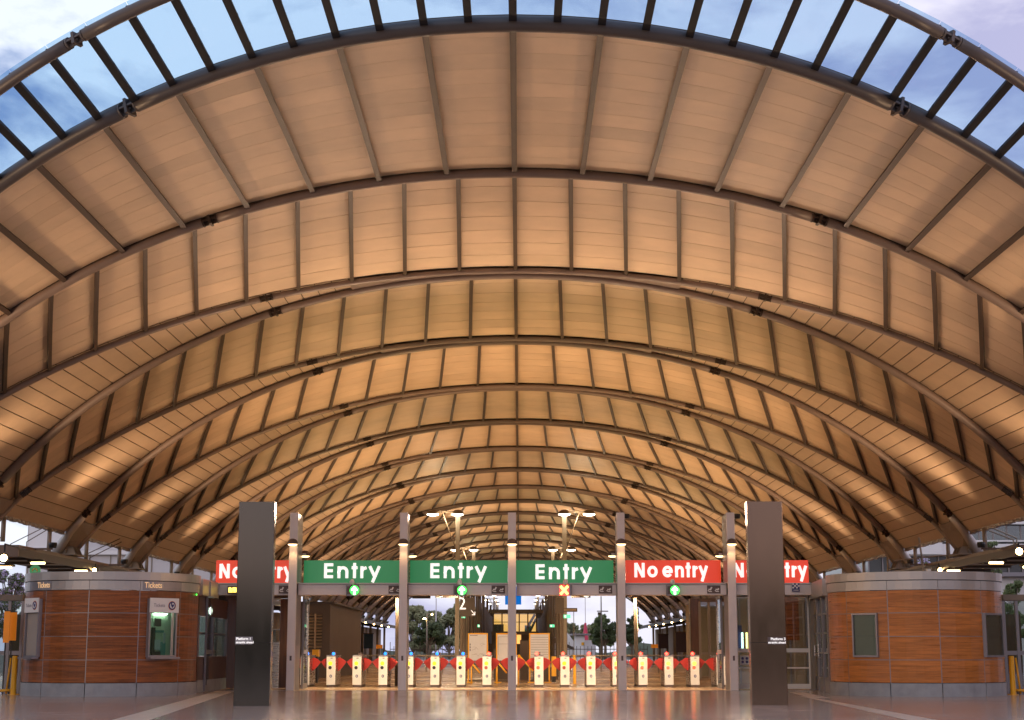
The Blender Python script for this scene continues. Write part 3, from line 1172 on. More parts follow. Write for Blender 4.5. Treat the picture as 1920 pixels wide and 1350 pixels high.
def glyph(ch, w):
    """strokes on a cap height of 1; w = glyph width, stroke weight 0.2"""
    t = 0.2
    h = t / 2
    xh = 0.80
    if ch == 'E':
        return [[(h, 0), (h, 1)], [(t, 1 - h), (w, 1 - h)], [(t, 0.5), (w * 0.96, 0.5)], [(t, h), (w, h)]]
    if ch == 'N':
        return [[(h, 0), (h, 1)], [(w - h, 0), (w - h, 1)], [(h + 0.02, 0.98), (w - h - 0.02, 0.02)]]
    if ch == 'n':
        r = (w - t) / 2
        return [[(h, 0), (h, xh)], [(h + 0.01, xh - r - h)] + arcp(w / 2, xh - r - h, r, r, 180, 0) + [(w - h, 0)]]
    if ch == 'o':
        return [arcp(w / 2, xh / 2, (w - t) / 2, (xh - t) / 2, 0, 360, 32)]
    if ch == 'e':
        return [arcp(w / 2, xh / 2, (w - t) / 2, (xh - t) / 2, 0, 325, 30), [(t * 0.6, xh / 2), (w - 0.01, xh / 2)]]
    if ch == 't':
        return [[(w / 2, 0), (w / 2, 1.02)], [(0, xh - h), (w, xh - h)]]
    if ch == 'r':
        return [[(h, 0), (h, xh)], [(h, xh - 0.32), (h + 0.09, xh - 0.17), (w, xh - h)]]
    if ch == 'y':
        return [[(0.08, xh), (w * 0.52, 0.10)], [(w - 0.08, xh), (w * 0.34, -0.28)]]
    return []


WORD = {'Entry': [('E', 0, 17.2, 585), ('n', 25.4, 20.6, 0), ('t', 52.2, 11, 0), ('r', 68.8, 11.5, 0), ('y', 84.2, 22.6, 0)],
        'No entry': [('N', 0, 19.5, 0), ('o', 24.5, 19.4, 0), ('e', 53, 19.5, 0), ('n', 77, 16.5, 0), ('t', 97, 9.5, 0), ('r', 110, 9.5, 0), ('y', 121.5, 17.5, 0)]}
SY = 49.02
SPX = 3000.0 / (SY * _c + 0.5)


def lettering(word, px, pyb, parent, Y):
    u = (X(1100, Y) - X(1000, Y)) / 100.0
    x0 = X(px, Y)
    zb = Z(pyb, Y)
    cap = 28.0 * u if word == 'Entry' else 27.0 * u
    for ch, o, w, _ in WORD[word]:
        mb = MB()
        for q, st in enumerate(glyph(ch, w * u / cap)):
            stroke(mb, [(x0 + o * u + a * cap, zb + b * cap) for a, b in st], 0.2 * cap, Y - 0.014 - q * 0.0012)
        mb.build('letter', M['signwhite'], parent)


SIGNS = [(400, 541, 'red', 'No entry', 406.5, 1084, 'red No entry sign at the left end, half behind the dark pylon'),
         (566, 747, 'green', 'Entry', 604.5, 1084, 'deep green Entry sign right of the leftmost fin post'),
         (767, 952, 'green', 'Entry', 805.5, 1084, 'green Entry sign just left of the middle fin post'),
         (967, 1152, 'green', 'Entry', 1004.5, 1086, 'green Entry sign just right of the middle fin post, above the red cross'),
         (1175, 1355, 'red', 'No entry', 1191.5, 1082.5, 'red No entry sign shown whole, above the green arrow at right'),
         (1369, 1521, 'red', 'No entry', 1379, 1082.5, 'red No entry sign at the right end, half behind the brown pylon')]
sz0, sz1 = Z(1093.5, SY), Z(1050.5, SY)
for a, b, colr, word, tx, ty, lab in SIGNS:
    xa, xb = X(a, SY), X(b, SY)
    t = thing('overhead_sign', lab, 'sign', ((xa + xb) / 2, SY, sz0), 'overhead Entry and No entry signs')
    MB().box(xa, xb, SY, SY + 0.12, sz0 + 0.01, sz1).build('face', M[colr], t)
    MB().box(xa, xb, SY - 0.02, SY + 0.13, sz0 - 0.03, sz0 + 0.008).build('bottom_edge', M['white'], t)
    lettering(word, tx, ty, t, SY)

# ---- lane signals on the beam
def arrow(x, z, s, y, m, parent):
    MB().xz([(x - 0.2 * s, z - 0.9 * s), (x + 0.2 * s, z - 0.9 * s), (x + 0.2 * s, z + 0.0 * s), (x + 0.62 * s, z - 0.05 * s), (x + 0.62 * s, z + 0.18 * s), (x, z + 0.85 * s),
             (x - 0.62 * s, z + 0.18 * s), (x - 0.62 * s, z - 0.05 * s), (x - 0.2 * s, z + 0.0 * s)], y - 0.01, y).build('arrow', m, parent)


LANES = [(658, 'arrow', 'lane signal showing a green arrow under the first green Entry sign'),
         (861, 'arrow', 'lane signal showing a green arrow under the Entry sign left of centre'),
         (1061, 'cross', 'lane signal showing a red cross under the Entry sign right of centre'),
         (1263, 'arrow', 'lane signal showing a green arrow under the whole No entry sign')]
LY = 47.98
for px, kind, lab in LANES:
    x = X(px, LY)
    z0, z1 = Z(1117, LY), Z(1096.5, LY)
    t = thing('lane_signal', lab, 'signal', (x, LY, z0), 'lane signals on the crossbeam')
    w = 0.18
    MB().bbox(x - w, x + w, LY, LY + 0.13, z0, z1, 0.015).build('housing', M['wframe'], t)
    zc = (z0 + z1) / 2
    if kind == 'arrow':
        MB().lathe((x + 0.07, LY - 0.001, zc), [(0.135, 0), (0.135, 0.008)], 24, 'y').build('lit_disc', M['greenled'], t)
        arrow(x + 0.07, zc, 0.145, LY - 0.010, M['greenled2'], t)
    else:
        MB().box(x - 0.18, x + 0.10, LY - 0.012, LY - 0.001, zc - 0.155, zc + 0.155).build('lit_face', M['redled'], t)
        mb = MB()
        stroke(mb, [(x - 0.15, zc + 0.12), (x + 0.07, zc - 0.12)], 0.07, LY - 0.026)
        stroke(mb, [(x - 0.15, zc - 0.12), (x + 0.07, zc + 0.12)], 0.07, LY - 0.0275)
        mb.build('cross', M['ambled'], t)
    MB().box(x - 0.15, x - 0.0, LY - 0.004, LY - 0.0005, zc - 0.12, zc + 0.12).build('blank_face', M['plaque'], t) if kind == 'arrow' else None
    cx_ = x + (0.0 if kind != 'cross' else 0.0)
    c = thing('ceiling_camera', 'small white dome camera above the ' + {658: 'first green arrow from the left', 861: 'second green arrow from the left', 1061: 'red cross', 1263: 'rightmost green arrow'}[px], 'camera', (x, LY - 0.05, z1 + 0.02), 'dome cameras over the lane signals')
    MB().lathe((x, LY - 0.04, z1 + 0.005), [(0.05, 0), (0.075, 0.04), (0.07, 0.10), (0.03, 0.16)], 14).build('shell', M['white'], c, True)
    MB().lathe((x, LY - 0.04, z1 - 0.03), [(0.02, 0), (0.045, 0.034)], 12).build('lens', M['black'], c, True)
t = thing('dot_matrix_sign', 'small amber dot matrix display under the left No entry sign', 'display', (X(434, LY), LY, Z(1113, LY)))
xa, xb = X(423, LY), X(462, LY)
MB().box(xa, xb, LY, LY + 0.13, Z(1113, LY), Z(1098.5, LY)).build('housing', M['redled'] if False else M['plaque'], t)
mb = MB()
for q in range(14):
    for w in range(7):
        a = xa + 0.03 + q * 0.04
        if rnd.random() < 0.85:
            mb.box(a, a + 0.03, LY - 0.01, LY, Z(1110.5, LY) + w * 0.021, Z(1110.5, LY) + w * 0.021 + 0.015)
stuff(mb.build('lit_dots', M['ambled'], t))
# pictogram plaques
for q, (px, lab) in enumerate(((531, 'left red sign'), (739, 'first green sign'), (934, 'second green sign'), (1137, 'third green sign'), (1342, 'right red sign'))):
    x = X(px, LY)
    z = Z(1105, LY)
    t = thing('pictogram_plaque', 'brown plaque with white pictograms on the beam under the ' + lab, 'plaque', (x, 48.1, z), 'pictogram plaques on the crossbeam')
    MB().box(x - 0.2, x + 0.2, 48.105, 48.118, z - 0.12, z + 0.12).build('plate', M['plaque'], t)
    for w, o in enumerate((-0.11, 0.10)):
        mb = MB()
        stroke(mb, [(x + o - 0.07, z - 0.03), (x + o - 0.02, z - 0.06), (x + o + 0.05, z - 0.06)], 0.025, 48.09)
        stroke(mb, [(x + o + 0.0, z - 0.02), (x + o + 0.05, z + (0.07 if w == 0 else 0.03))], 0.045, 48.088)
        mb.lathe((x + o - 0.03, 48.104, z + 0.0), [(0.022, 0), (0.022, 0.012)], 10, 'y')
        mb.build('pictogram', M['white'], t)
t = thing('police_badge_sign', 'small blue and white checkered sign hanging at the right end of the beam', 'sign', (X(1497, LY), 48.0, Z(1109, LY)))
x0, z0 = X(1490, LY), Z(1109, LY)
MB().box(x0, x0 + 0.22, 48.05, 48.1, z0, z0 + 0.24).build('plate', M['navy'], t)
mb = MB()
for q in range(4):
    for w in range(3):
        if (q + w) % 2 == 0:
            mb.box(x0 + 0.055 * q, x0 + 0.055 * (q + 1), 48.044, 48.049, z0 + 0.09 + 0.05 * w, z0 + 0.09 + 0.05 * (w + 1))
mb.build('checks', M['white'], t)
MB().box(x0 + 0.03, x0 + 0.19, 48.044, 48.049, z0 + 0.03, z0 + 0.05).build('lettering_bar', M['white'], t)

# ---- ticket gates
GY = 52.3
GX = [X(571 + 48.85 * q, GY, 1285) for q in range(17)]


def gate_logo(x, z, y, parent, sticker):
    if sticker:
        MB().box(x - 0.055, x + 0.055, y - 0.004, y - 0.001, z - 0.14, z + 0.05).build('sticker', M['white'], parent)
    mb = MB()
    stroke(mb, arcp(x, z, 0.030, 0.036, 0, 360, 16), 0.02, y - 0.018)
    mb.build('logo_ring', M['navy'], parent)


lampcol = ['b', 'b', 'n', 'b', 'b', 'b', 'b', 'r', 'r'] + ['r'] * 8
lit = [0] * 9 + [1, 0, 0, 1, 1, 1, 1, 1]
where = {0: 'leftmost ticket gate, beside the left fin post, with an extra black slot', 1: 'second ticket gate from the left, blue lamp on top',
         2: 'third ticket gate from the left, its top lamp unlit', 3: 'fourth ticket gate from the left, with a blue lamp, left of the second fin post',
         4: 'fifth ticket gate, partly behind the second fin post', 5: 'blue-lamp ticket gate just right of the second fin post, in clear view',
         6: 'blue-lamp ticket gate in front of the yellow-framed map board', 7: 'leftmost ticket gate with a red lamp, in front of the first map board',
         8: 'ticket gate hidden behind the middle fin post but for its edges', 9: 'ticket gate just right of the middle post, its reader glowing red and yellow',
         10: 'ticket gate under the red cross, right of the middle post', 11: 'ticket gate just right of the yellow bollard, red lamp on top',
         12: 'ticket gate partly behind the fourth fin post, its reader glowing', 13: 'first glowing ticket gate right of the fourth fin post',
         14: 'second glowing ticket gate right of the fourth fin post, with a white sticker', 15: 'third glowing ticket gate right of the fourth fin post',
         16: 'rightmost ticket gate, half behind the glass beside the right fin post'}
meshes = {}


def paddle(x, sgn, y):
    w0 = 0.142
    pts = [(0, 0.50), (0, 0.93), (0.10, 0.915), (0.20, 0.86), (0.275, 0.79), (0.15, 0.62)]
    pp = [(x + sgn * (w0 + a), b) for a, b in pts]
    if sgn > 0:
        pp = list(reversed(pp))
    return MB().xz(pp, y, y + 0.035)


for q, x in enumerate(GX):
    t = thing('ticket_gate', where[q], 'ticket gate', (x, GY, 0), 'ticket gates across the concourse')

    def P(name, fn, m, smooth=False):
        key = name
        if key not in meshes:
            meshes[key] = {}
        k2 = (key, m.name)
        if k2 not in meshes:
            mbx = fn()
            meshes[k2] = mbx.mesh(name.split('|')[0], m, (x, GY, 0), smooth)
        return link(name.split('|')[0], meshes[k2], t)
    P('base_plinth', lambda: MB().box(x - 0.13, x + 0.13, GY + 0.03, GY + 1.55, 0, 0.07), M['plaque'])
    P('cabinet', lambda: MB().bbox(x - 0.138, x + 0.138, GY + 0.03, GY + 1.6, 0.07, 0.97, 0.02), M['inox'])
    P('front_panel', lambda: MB().bbox(x - 0.143, x + 0.143, GY, GY + 0.028, 0.075, 0.965, 0.006), M['gatewhite'])
    P('top_cover', lambda: MB().bbox(x - 0.148, x + 0.148, GY - 0.01, GY + 1.61, 0.972, 1.012, 0.02), M['inox'])
    P('card_slot', lambda: MB().box(x - 0.02, x + 0.05, GY - 0.006, GY - 0.001, 0.905, 0.925), M['black'])
    dzr = -0.12 if q == 0 else 0
    if q == 0:
        MB().box(x - 0.07, x + 0.05, GY - 0.006, GY - 0.001, 0.765, 0.785).build('ticket_slot', M['black'], t)
    link('card_reader', MB().lathe((x - 0.02, GY, 0.75 + dzr), [(0.066, 0), (0.062, 0.02)], 16, 'y').mesh('card_reader', M['lemonlit'] if lit[q] else M['lemon'], (x, GY, 0)), t)
    link('status_disc', MB().lathe((x - 0.03, GY, 0.615 + dzr), [(0.055, 0), (0.05, 0.012)], 16, 'y').mesh('status_disc', M['reddisc'] if lit[q] else (M['dulldisc'] if q >= 7 else M['darkdisc']), (x, GY, 0)), t)
    gate_logo(x - (0.02 if q == 0 else 0.0), 0.35 + (0.03 if q == 0 else 0), GY - 0.002, t, q in (0, 2, 4, 14, 1))
    px_ = 0.06 if q < 8 else -0.06
    lm = {'b': M['bluelamp'], 'r': M['redlamp'], 'n': M['black']}[lampcol[q]]
    MB().bbox(x + px_ - 0.05, x + px_ + 0.11, GY + 0.12, GY + 0.26, 1.012, 1.10, 0.02).build('lamp_hood', M['plaque'], t)
    if lampcol[q] != 'n':
        MB().lathe((x + px_, GY + 0.115, 1.058), [(0.05, 0), (0.048, 0.02), (0.03, 0.035)], 14, 'y').build('lamp', lm, t)
    P('paddle|l', lambda: paddle(x, -1, GY + 0.75), M['paddle'])
    P('paddle|r', lambda: paddle(x, 1, GY + 0.75), M['paddle'])

# wide gate cabinets at the left
x = X(429.5, 51.5, 1285)
t = thing('wide_gate_cabinet', 'plain stainless gate cabinet just left of the dark pylon', 'ticket gate', (x, 51.5, 0))
MB().bbox(x - 0.18, x + 0.18, 51.5, 53.1, 0.0, 1.08, 0.02).build('cabinet', M['inox'], t)
MB().bbox(x - 0.19, x + 0.19, 51.48, 53.12, 1.083, 1.11, 0.02).build('top_cover', M['inox'], t)
gate_logo(x, 0.40, 51.498, t, True)
x = X(515, 51.5, 1285)
t = thing('card_machine', 'tall narrow stainless cabinet right of the dark pylon', 'machine', (x, 51.5, 0))
MB().bbox(x - 0.12, x + 0.12, 51.5, 52.3, 0, 1.42, 0.015).build('cabinet', M['inox'], t)
MB().box(x - 0.12, x + 0.12, 51.52, 52.28, 1.425, 1.80).build('glass_head', M['glass'], t)
MB().box(x - 0.125, x + 0.125, 51.5, 52.3, 1.803, 1.83).build('cap', M['inox'], t)
x = X(521, 52.6, 1285)
MB()
pd = MB().xz(list(reversed([(x, 0.52), (x, 0.98), (x + 0.12, 0.97), (x + 0.22, 0.90), (x + 0.26, 0.76), (x + 0.22, 0.62), (x + 0.12, 0.53)])), 52.6, 52.64).build('wide_gate_paddle', M['paddle'])
recenter(pd, (x, 52.6, 0.5))
tag(pd, 'round-edged red paddle of the wide gate behind the dark pylon', 'gate paddle')
x = X(528, 58)
w = thing('wet_floor_sign', 'small yellow folding floor sign behind the red paddle', 'floor sign', (x, 58, 0))
MB().add([(x - 0.13, 57.85, 0.0), (x + 0.13, 57.85, 0.0), (x + 0.05, 58.0, 0.5), (x - 0.07, 58.0, 0.5), (x - 0.13, 57.87, 0), (x + 0.13, 57.87, 0), (x + 0.05, 58.015, 0.5), (x - 0.07, 58.015, 0.5)],
         [(0, 1, 2, 3), (7, 6, 5, 4), (0, 4, 5, 1), (1, 5, 6, 2), (3, 2, 6, 7), (0, 3, 7, 4)]).build('front_leaf', M['yellow'], w)
MB().box(x - 0.06, x + 0.06, 57.88, 57.90, 0.15, 0.32).build('print', M['black'], w)

# ================================================================ dark pylons
for (pl, pr, pb, Y, m, lab, txt, anc) in ((437, 505, 1320, 34.0, 'bronze', 'tall dark grey metal pylon standing in front of the left gates', 'Platform 1', 'L'),
                                         (1410, 1478, 1318, 34.6, 'bronze_red', 'tall brown metal pylon standing in front of the right gates', 'Platform 3', 'R')):
    xa, xb = X(pl, Y, pb), X(pr, Y, pb)
    zt = Z(940.5, Y)
    t = thing('signage_pylon', lab, 'pylon', ((xa + xb) / 2, Y, 0), 'metal pylons before the gates')
    MB().bbox(xa, xb, Y, Y + 0.28, 0, 1.30, 0.012).build('lower_casing', M[m], t)
    MB().bbox(xa, xb, Y, Y + 0.28, 1.308, zt, 0.012).build('upper_casing', M[m], t)
    MB().box(xa + 0.012, xb - 0.012, Y + 0.012, Y + 0.27, 1.301, 1.307).build('joint', M['black'], t)
    mb = MB()
    for ex in (xa + 0.07, xb - 0.07):
        for ez in (zt - 0.12, zt - 0.22, 0.12, 1.25):
            mb.lathe((ex, Y, ez), [(0.008, 0), (0.006, 0.004)], 8, 'y')
    mb.build('fixings', M['black'], t)
    pz = 1.335
    if anc == 'L':
        a, b = xa + 0.005, xa + 0.37
    else:
        a, b = xb - 0.40, xb - 0.005
    MB().box(a, b, Y - 0.006, Y - 0.001, pz - 0.07, pz + 0.085).build('plaque', M['wframe'] if anc == 'L' else M['plaque'], t)
    ax = a + 0.015 if anc == 'L' else b - 0.012
    al = 'LEFT' if anc == 'L' else 'RIGHT'
    text('lettering', txt, 0.075, (ax, Y - 0.009, pz + 0.043), M['signwhite'], t, al, ext=0.001, off=0.001)
    text('lettering', 'straight ahead', 0.066, (ax, Y - 0.009, pz - 0.030), M['signwhite'], t, al, ext=0.001, off=0.001)

# ================================================================ kiosks
KR = 2.22
KY = 43.4


def kiosk_x(pa, pb):
    ta = math.atan((pa - 974.34) / F * 0.979)
    tb = math.atan((pb - 974.34) / F * 0.979)
    return CX + math.tan((ta + tb) / 2) * KY, (math.tan((tb - ta) / 2), (ta + tb) / 2)


LKX, _h1 = kiosk_x(35, 367)
RKX, _h2 = kiosk_x(1556, 1888)
KR = math.sin(math.atan(_h1[0])) * KY / math.cos(_h1[1]) - 0.02
ZPL, ZB = [0.0, 0.335], [0.335, 0.91, 1.50, 2.09, 2.67]
ZFA = (2.675, 2.905, 2.925, 3.135)


def ring_pts(cx, r, a0, a1, n):
    return [(cx + r * math.sin(R(a0 + (a1 - a0) * i / n)), KY - r * math.cos(R(a0 + (a1 - a0) * i / n))) for i in range(n + 1)]


def curved(cx, r0, r1, a0, a1, z0, z1, n=6):
    """curved block between radii, angles in degrees measured from facing the camera (-y), positive to the right"""
    o = ring_pts(cx, r1, a0, a1, n)
    i_ = ring_pts(cx, r0, a0, a1, n)
    g0 = [[(x, y, z0), (x, y, z1)] for x, y in o]
    g1 = [[(x, y, z0), (x, y, z1)] for x, y in i_]
    return MB().slab(g0, g1)


def kiosk(cx, joints, side, wins):
    t = thing('ticket_kiosk' if side == 'left' else 'station_kiosk',
              'round dark-timber ticket kiosk at left with a lit ticket window' if side == 'left' else 'round timber kiosk at right, warm light in its orange-brown colour, with two plain windows', 'kiosk', (cx, KY, 0), 'round timber kiosks')
    # core
    MB().prism([(cx + (KR - 0.12) * math.cos(R(a)), KY + (KR - 0.12) * math.sin(R(a))) for a in range(0, 360, 8)], 0.01, 2.66).build('core_wall', M['black'], t)
    J = 32.5
    angs = [joints + J * q for q in range(-6, 7)]
    angs = [a for a in angs if -190 < a < 190][:12]
    g = 0.28
    for q in range(len(angs) - 1):
        a, b = angs[q], angs[q + 1]
        curved(cx, KR - 0.05, KR + 0.02, a + g, b - g, 0.0, 0.328).build('plinth_block', M['plinth'], t)
        for r_ in range(4):
            z0, z1 = ZB[r_] + 0.008, ZB[r_ + 1] - 0.008
            cut = None
            for (wa, wb, wz0, wz1) in wins:
                if wa < b and wb > a and wz0 < z1 - 0.02 and wz1 > z0 + 0.02:
                    cut = (wa, wb, wz0, wz1)
            wm = M['wood' if side == 'left' else 'wood_lit']

            def boards(p, q_, za, zb2, n_):
                k = max(1, round((zb2 - za) / 0.141))
                for w in range(k):
                    u0, u1 = za + (zb2 - za) * w / k, za + (zb2 - za) * (w + 1) / k
                    curved(cx, KR - 0.05, KR - 0.0006 * (w % 2), p, q_, u0 + 0.0012, u1 - 0.0012, n_).build('timber_board', wm, t)
            if cut is None:
                boards(a + g, b - g, z0, z1, 6)
            else:
                wa, wb, wz0, wz1 = cut
                if wa - (a + g) > 0.8:
                    boards(a + g, wa, z0, z1, 3)
                if (b - g) - wb > 0.8:
                    boards(wb, b - g, z0, z1, 3)
                if wz0 - z0 > 0.03:
                    boards(max(wa, a + g), min(wb, b - g), z0, wz0, 3)
                if z1 - wz1 > 0.03:
                    boards(max(wa, a + g), min(wb, b - g), wz1, z1, 3)
        curved(cx, KR - 0.08, KR - 0.002, b - g, b + g, 0.33, 2.67, 1).build('joint_trim', M['joint'], t)
    for z in ZB[1:4]:
        # horizontal metal joints, broken at the windows
        segs = [(-180, 180)]
        for (wa, wb, wz0, wz1) in wins:
            if wz0 < z < wz1:
                ns = []
                for (p, q) in segs:
                    if p < wa < q:
                        ns += [(p, wa), (wb, q)]
                    else:
                        ns.append((p, q))
                segs = ns
        for p, q in segs:
            curved(cx, KR - 0.08, KR - 0.004, p, q, z - 0.008, z + 0.008, max(4, int((q - p) / 6))).build('joint_trim', M['joint'], t)
    # fascia
    for q in range(len(angs) - 1):
        a, b = angs[q], angs[q + 1]
        curved(cx, KR - 0.1, KR + 0.015, a + 0.12, b - 0.12, ZFA[0], ZFA[1]).build('fascia_panel', M['zinc'], t)
    curved(cx, KR - 0.3, KR - 0.02, -180, 180, ZFA[1], ZFA[2], 48).build('shadow_gap', M['black'], t)
    curved(cx, KR - 0.4, KR + 0.045, -180, 180, ZFA[2], ZFA[3], 48).build('roof_rim', M['zinc'], t)
    MB().prism([(cx + (KR - 0.38) * math.cos(R(a)), KY + (KR - 0.38) * math.sin(R(a))) for a in range(0, 360, 10)], ZFA[2], ZFA[3] - 0.06).build('roof_sheet', M['zinc'], t)
    return t


# angle of view: a = angle on drum measured from -y direction


def drum_ang(cx, px, r=KR):
    """drum angle whose pixel column is px (numeric)"""
    best, ba = 1e9, 0
    for i in range(-1000, 1001):
        a = i * 0.1
        x = cx + r * math.sin(R(a))
        y = KY - r * math.cos(R(a))
        dx = x - CX
        p = 974.3 + F * dx / (y * _c + 0.0)
        # visible side only
        nx, ny = math.sin(R(a)), -math.cos(R(a))
        if nx * (CX - x) + ny * (0 - y) < 0:
            continue
        if abs(p - px) < best:
            best, ba = abs(p - px), a
    return ba


lj = drum_ang(LKX, 161)
rj = drum_ang(RKX, 1667)
LW1 = (drum_ang(LKX, 49), drum_ang(LKX, 74), 0.98, 2.46)
LW2 = (drum_ang(LKX, 272), drum_ang(LKX, 325), 0.98, 2.46)
RW1 = (drum_ang(RKX, 1601), drum_ang(RKX, 1648), 0.98, 2.09)
RW2 = (drum_ang(RKX, 1843), drum_ang(RKX, 1877), 0.98, 2.09)
kl = kiosk(LKX, lj, 'left', [LW1, LW2])
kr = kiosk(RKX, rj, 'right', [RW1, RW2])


def drum_frame(cx, a, r=KR):
    n = Vector((math.sin(R(a)), -math.cos(R(a)), 0))
    u = Vector((math.cos(R(a)), math.sin(R(a)), 0))
    c = Vector((cx, KY, 0)) + n * r
    return c, u, n


def fbox(mb, c, u, n, x0, x1, d0, d1, z0, z1):
    vs = []
    for z in (z0, z1):
        for (a, b) in ((x0, d1), (x1, d1), (x1, d0), (x0, d0)):
            p = c + u * a + n * b
            vs.append((p.x, p.y, z))
    return mb.add(vs, [(0, 3, 2, 1), (4, 5, 6, 7), (0, 1, 5, 4), (1, 2, 6, 5), (2, 3, 7, 6), (3, 0, 4, 7)])


def kiosk_window(t, cx, win, kind):
    a = (win[0] + win[1]) / 2
    hw = KR * math.sin(R((win[1] - win[0]) / 2))
    c, u, n = drum_frame(cx, a)
    z0, z1 = win[2], win[3]
    zt = z1 - 0.36 if kind in ('ticket', 'blindticket') else z1
    w = MB()
    fr = 0.045
    d0, d1 = -0.14, (0.07 if kind != 'plain' else 0.035)
    fbox(w, c, u, n, -hw, -hw + fr, d0, d1, z0, z1)
    fbox(w, c, u, n, hw - fr, hw, d0, d1, z0, z1)
    fbox(w, c, u, n, -hw + fr, hw - fr, d0, d1, z0, z0 + fr)
    fbox(w, c, u, n, -hw + fr, hw - fr, d0, d1, z1 - fr, z1)
    fo = w.build('window', M['wframe'], t)
    if kind == 'ticket':
        p = MB()
        fbox(p, c, u, n, -hw + fr, hw - fr, 0.02, 0.03, z0 + fr, zt)
        p.build('pane', M['glass_green'], fo)
        for q in (-0.10, 0.10):
            b = MB()
            fbox(b, c, u, n, hw - fr - 0.10 + q * 0.2, hw - fr - 0.075 + q * 0.2, 0.032, 0.05, z0 + fr, zt)
            b.build('glazing_bar', M['zinc'], fo)
        # little office seen through the pane
        b = MB()
        fbox(b, c, u, n, -hw + fr, hw - fr, -0.125, -0.115, z0 + fr, zt)
        b.build('office_wall', M['room'], fo)
        for (xa, xb, za, zb_, dd, mm) in ((-0.28, -0.17, z0 + 0.05, z0 + 0.75, -0.02, 'black'), (-0.17, 0.10, z0 + 0.62, z0 + 0.68, -0.03, 'teal'),
                                         (-0.19, -0.02, z0 + 0.18, z0 + 0.44, 0.0, 'paper'), (0.0, 0.17, z0 + 0.05, z0 + 0.38, -0.04, 'teal'),
                                         (-0.17, 0.02, z0 + 0.78, z0 + 0.98, -0.05, 'plaque'), (0.08, 0.15, z0 + 0.35, z0 + 0.62, -0.03, 'pale'),
                                         (-0.28, 0.0, z0 + 0.05, z0 + 0.14, 0.0, 'black')):
            b = MB()
            fbox(b, c, u, n, xa, xb, dd - 0.02, dd, za, zb_)
            b.build('office_item', M[mm], fo)
        b = MB()
        fbox(b, c, u, n, -0.2, 0.2, -0.10, -0.06, zt - 0.03, zt - 0.012)
        b.build('office_light', mat('office_tube', (0.8, 1, 0.9), 0.5, emit=(0.85, 1.0, 0.85), es=16), fo)
    elif kind == 'blindticket':
        p = MB()
        fbox(p, c, u, n, -hw + fr, hw - fr, 0.0, 0.02, z0 + fr, zt)
        p.build('blind', M['blind'], fo)
    else:
        p = MB()
        fbox(p, c, u, n, -hw + fr, hw - fr, 0.012, 0.022, z0 + fr, zt - fr)
        p.build('pane', M['glass'], fo)
        p = MB()
        zm = (z0 + zt) / 2 - 0.02
        fbox(p, c, u, n, -hw + fr, hw - fr, -0.04, -0.02, zm + 0.01, zt - fr)
        fbox(p, c, u, n, -hw + fr, hw - fr, -0.045, -0.025, z0 + fr, zm)
        p.build('blind', M['blindgrey'], fo)
        p = MB()
        fbox(p, c, u, n, -hw + fr, hw - fr, -0.02, -0.005, zm - 0.012, zm + 0.012)
        p.build('glazing_bar', M['zinc'], fo)
    if kind in ('ticket', 'blindticket'):
        p = MB()
        fbox(p, c, u, n, -hw - 0.02, hw + 0.02, 0.02, 0.22, z0 - 0.045, z0 - 0.002)
        p.build('counter_ledge', M['wframe'], fo)
        b = MB()
        fbox(b, c, u, n, -hw - 0.01, hw + 0.01, 0.075, 0.10, zt + 0.01, z1 + 0.02)
        b.build('sign_board', M['white'], fo)
        p = c + n * 0.103 + u * (-hw * 0.38)
        rot = (math.pi / 2, 0, math.atan2(u.y, u.x))
        text('lettering', 'Tickets', 0.125, (p.x, p.y, (zt + z1) / 2 + 0.01), M['ink'], fo, 'CENTER', rot, ext=0.001, xs=0.95 if kind == 'ticket' else 0.9)
        lc = c + n * 0.105 + u * (hw * 0.52)
        zz = (zt + z1) / 2 + 0.01
        for (rr0, m_, dep) in ((0.118, 'orangeprint', 0.0), (0.108, 'navy', 0.004), (0.075, 'white', 0.008)):
            mbx = MB()
            vs = []
            for dd in (0, 0.004):
                for k in range(20):
                    an = 2 * math.pi * k / 20
                    q = lc + u * (rr0 * math.cos(an)) + n * (dep - 0.004 + dd)
                    vs.append((q.x, q.y, zz + rr0 * math.sin(an)))
            mbx.add(vs, [tuple(range(20, 40)), tuple(reversed(range(20)))] + [(k, (k + 1) % 20, 20 + (k + 1) % 20, 20 + k) for k in range(20)])
            mbx.build('logo_disc', M[m_], fo)
        mbx = MB()
        arrow_pts = [(-0.05, 0.09), (-0.015, 0.09), (0.0, 0.02), (0.05, 0.04), (0.055, 0.0), (0.0, -0.06), (-0.035, 0.0)]
        vs = []
        for dd in (0, 0.004):
            for a_, b_ in arrow_pts:
                q = lc + u * a_ + n * (0.009 + dd)
                vs.append((q.x, q.y, zz + b_))
        k7 = len(arrow_pts)
        mbx.add(vs, [tuple(reversed(range(k7, 2 * k7))), tuple(range(k7))] + [(k, k7 + k, k7 + (k + 1) % k7, (k + 1) % k7) for k in range(k7)])
        mbx.build('logo_arrow', M['navy'], fo)


kiosk_window(kl, LKX, LW1, 'blindticket')
kiosk_window(kl, LKX, LW2, 'ticket')
kiosk_window(kr, RKX, RW1, 'plain')
kiosk_window(kr, RKX, RW2, 'plain')
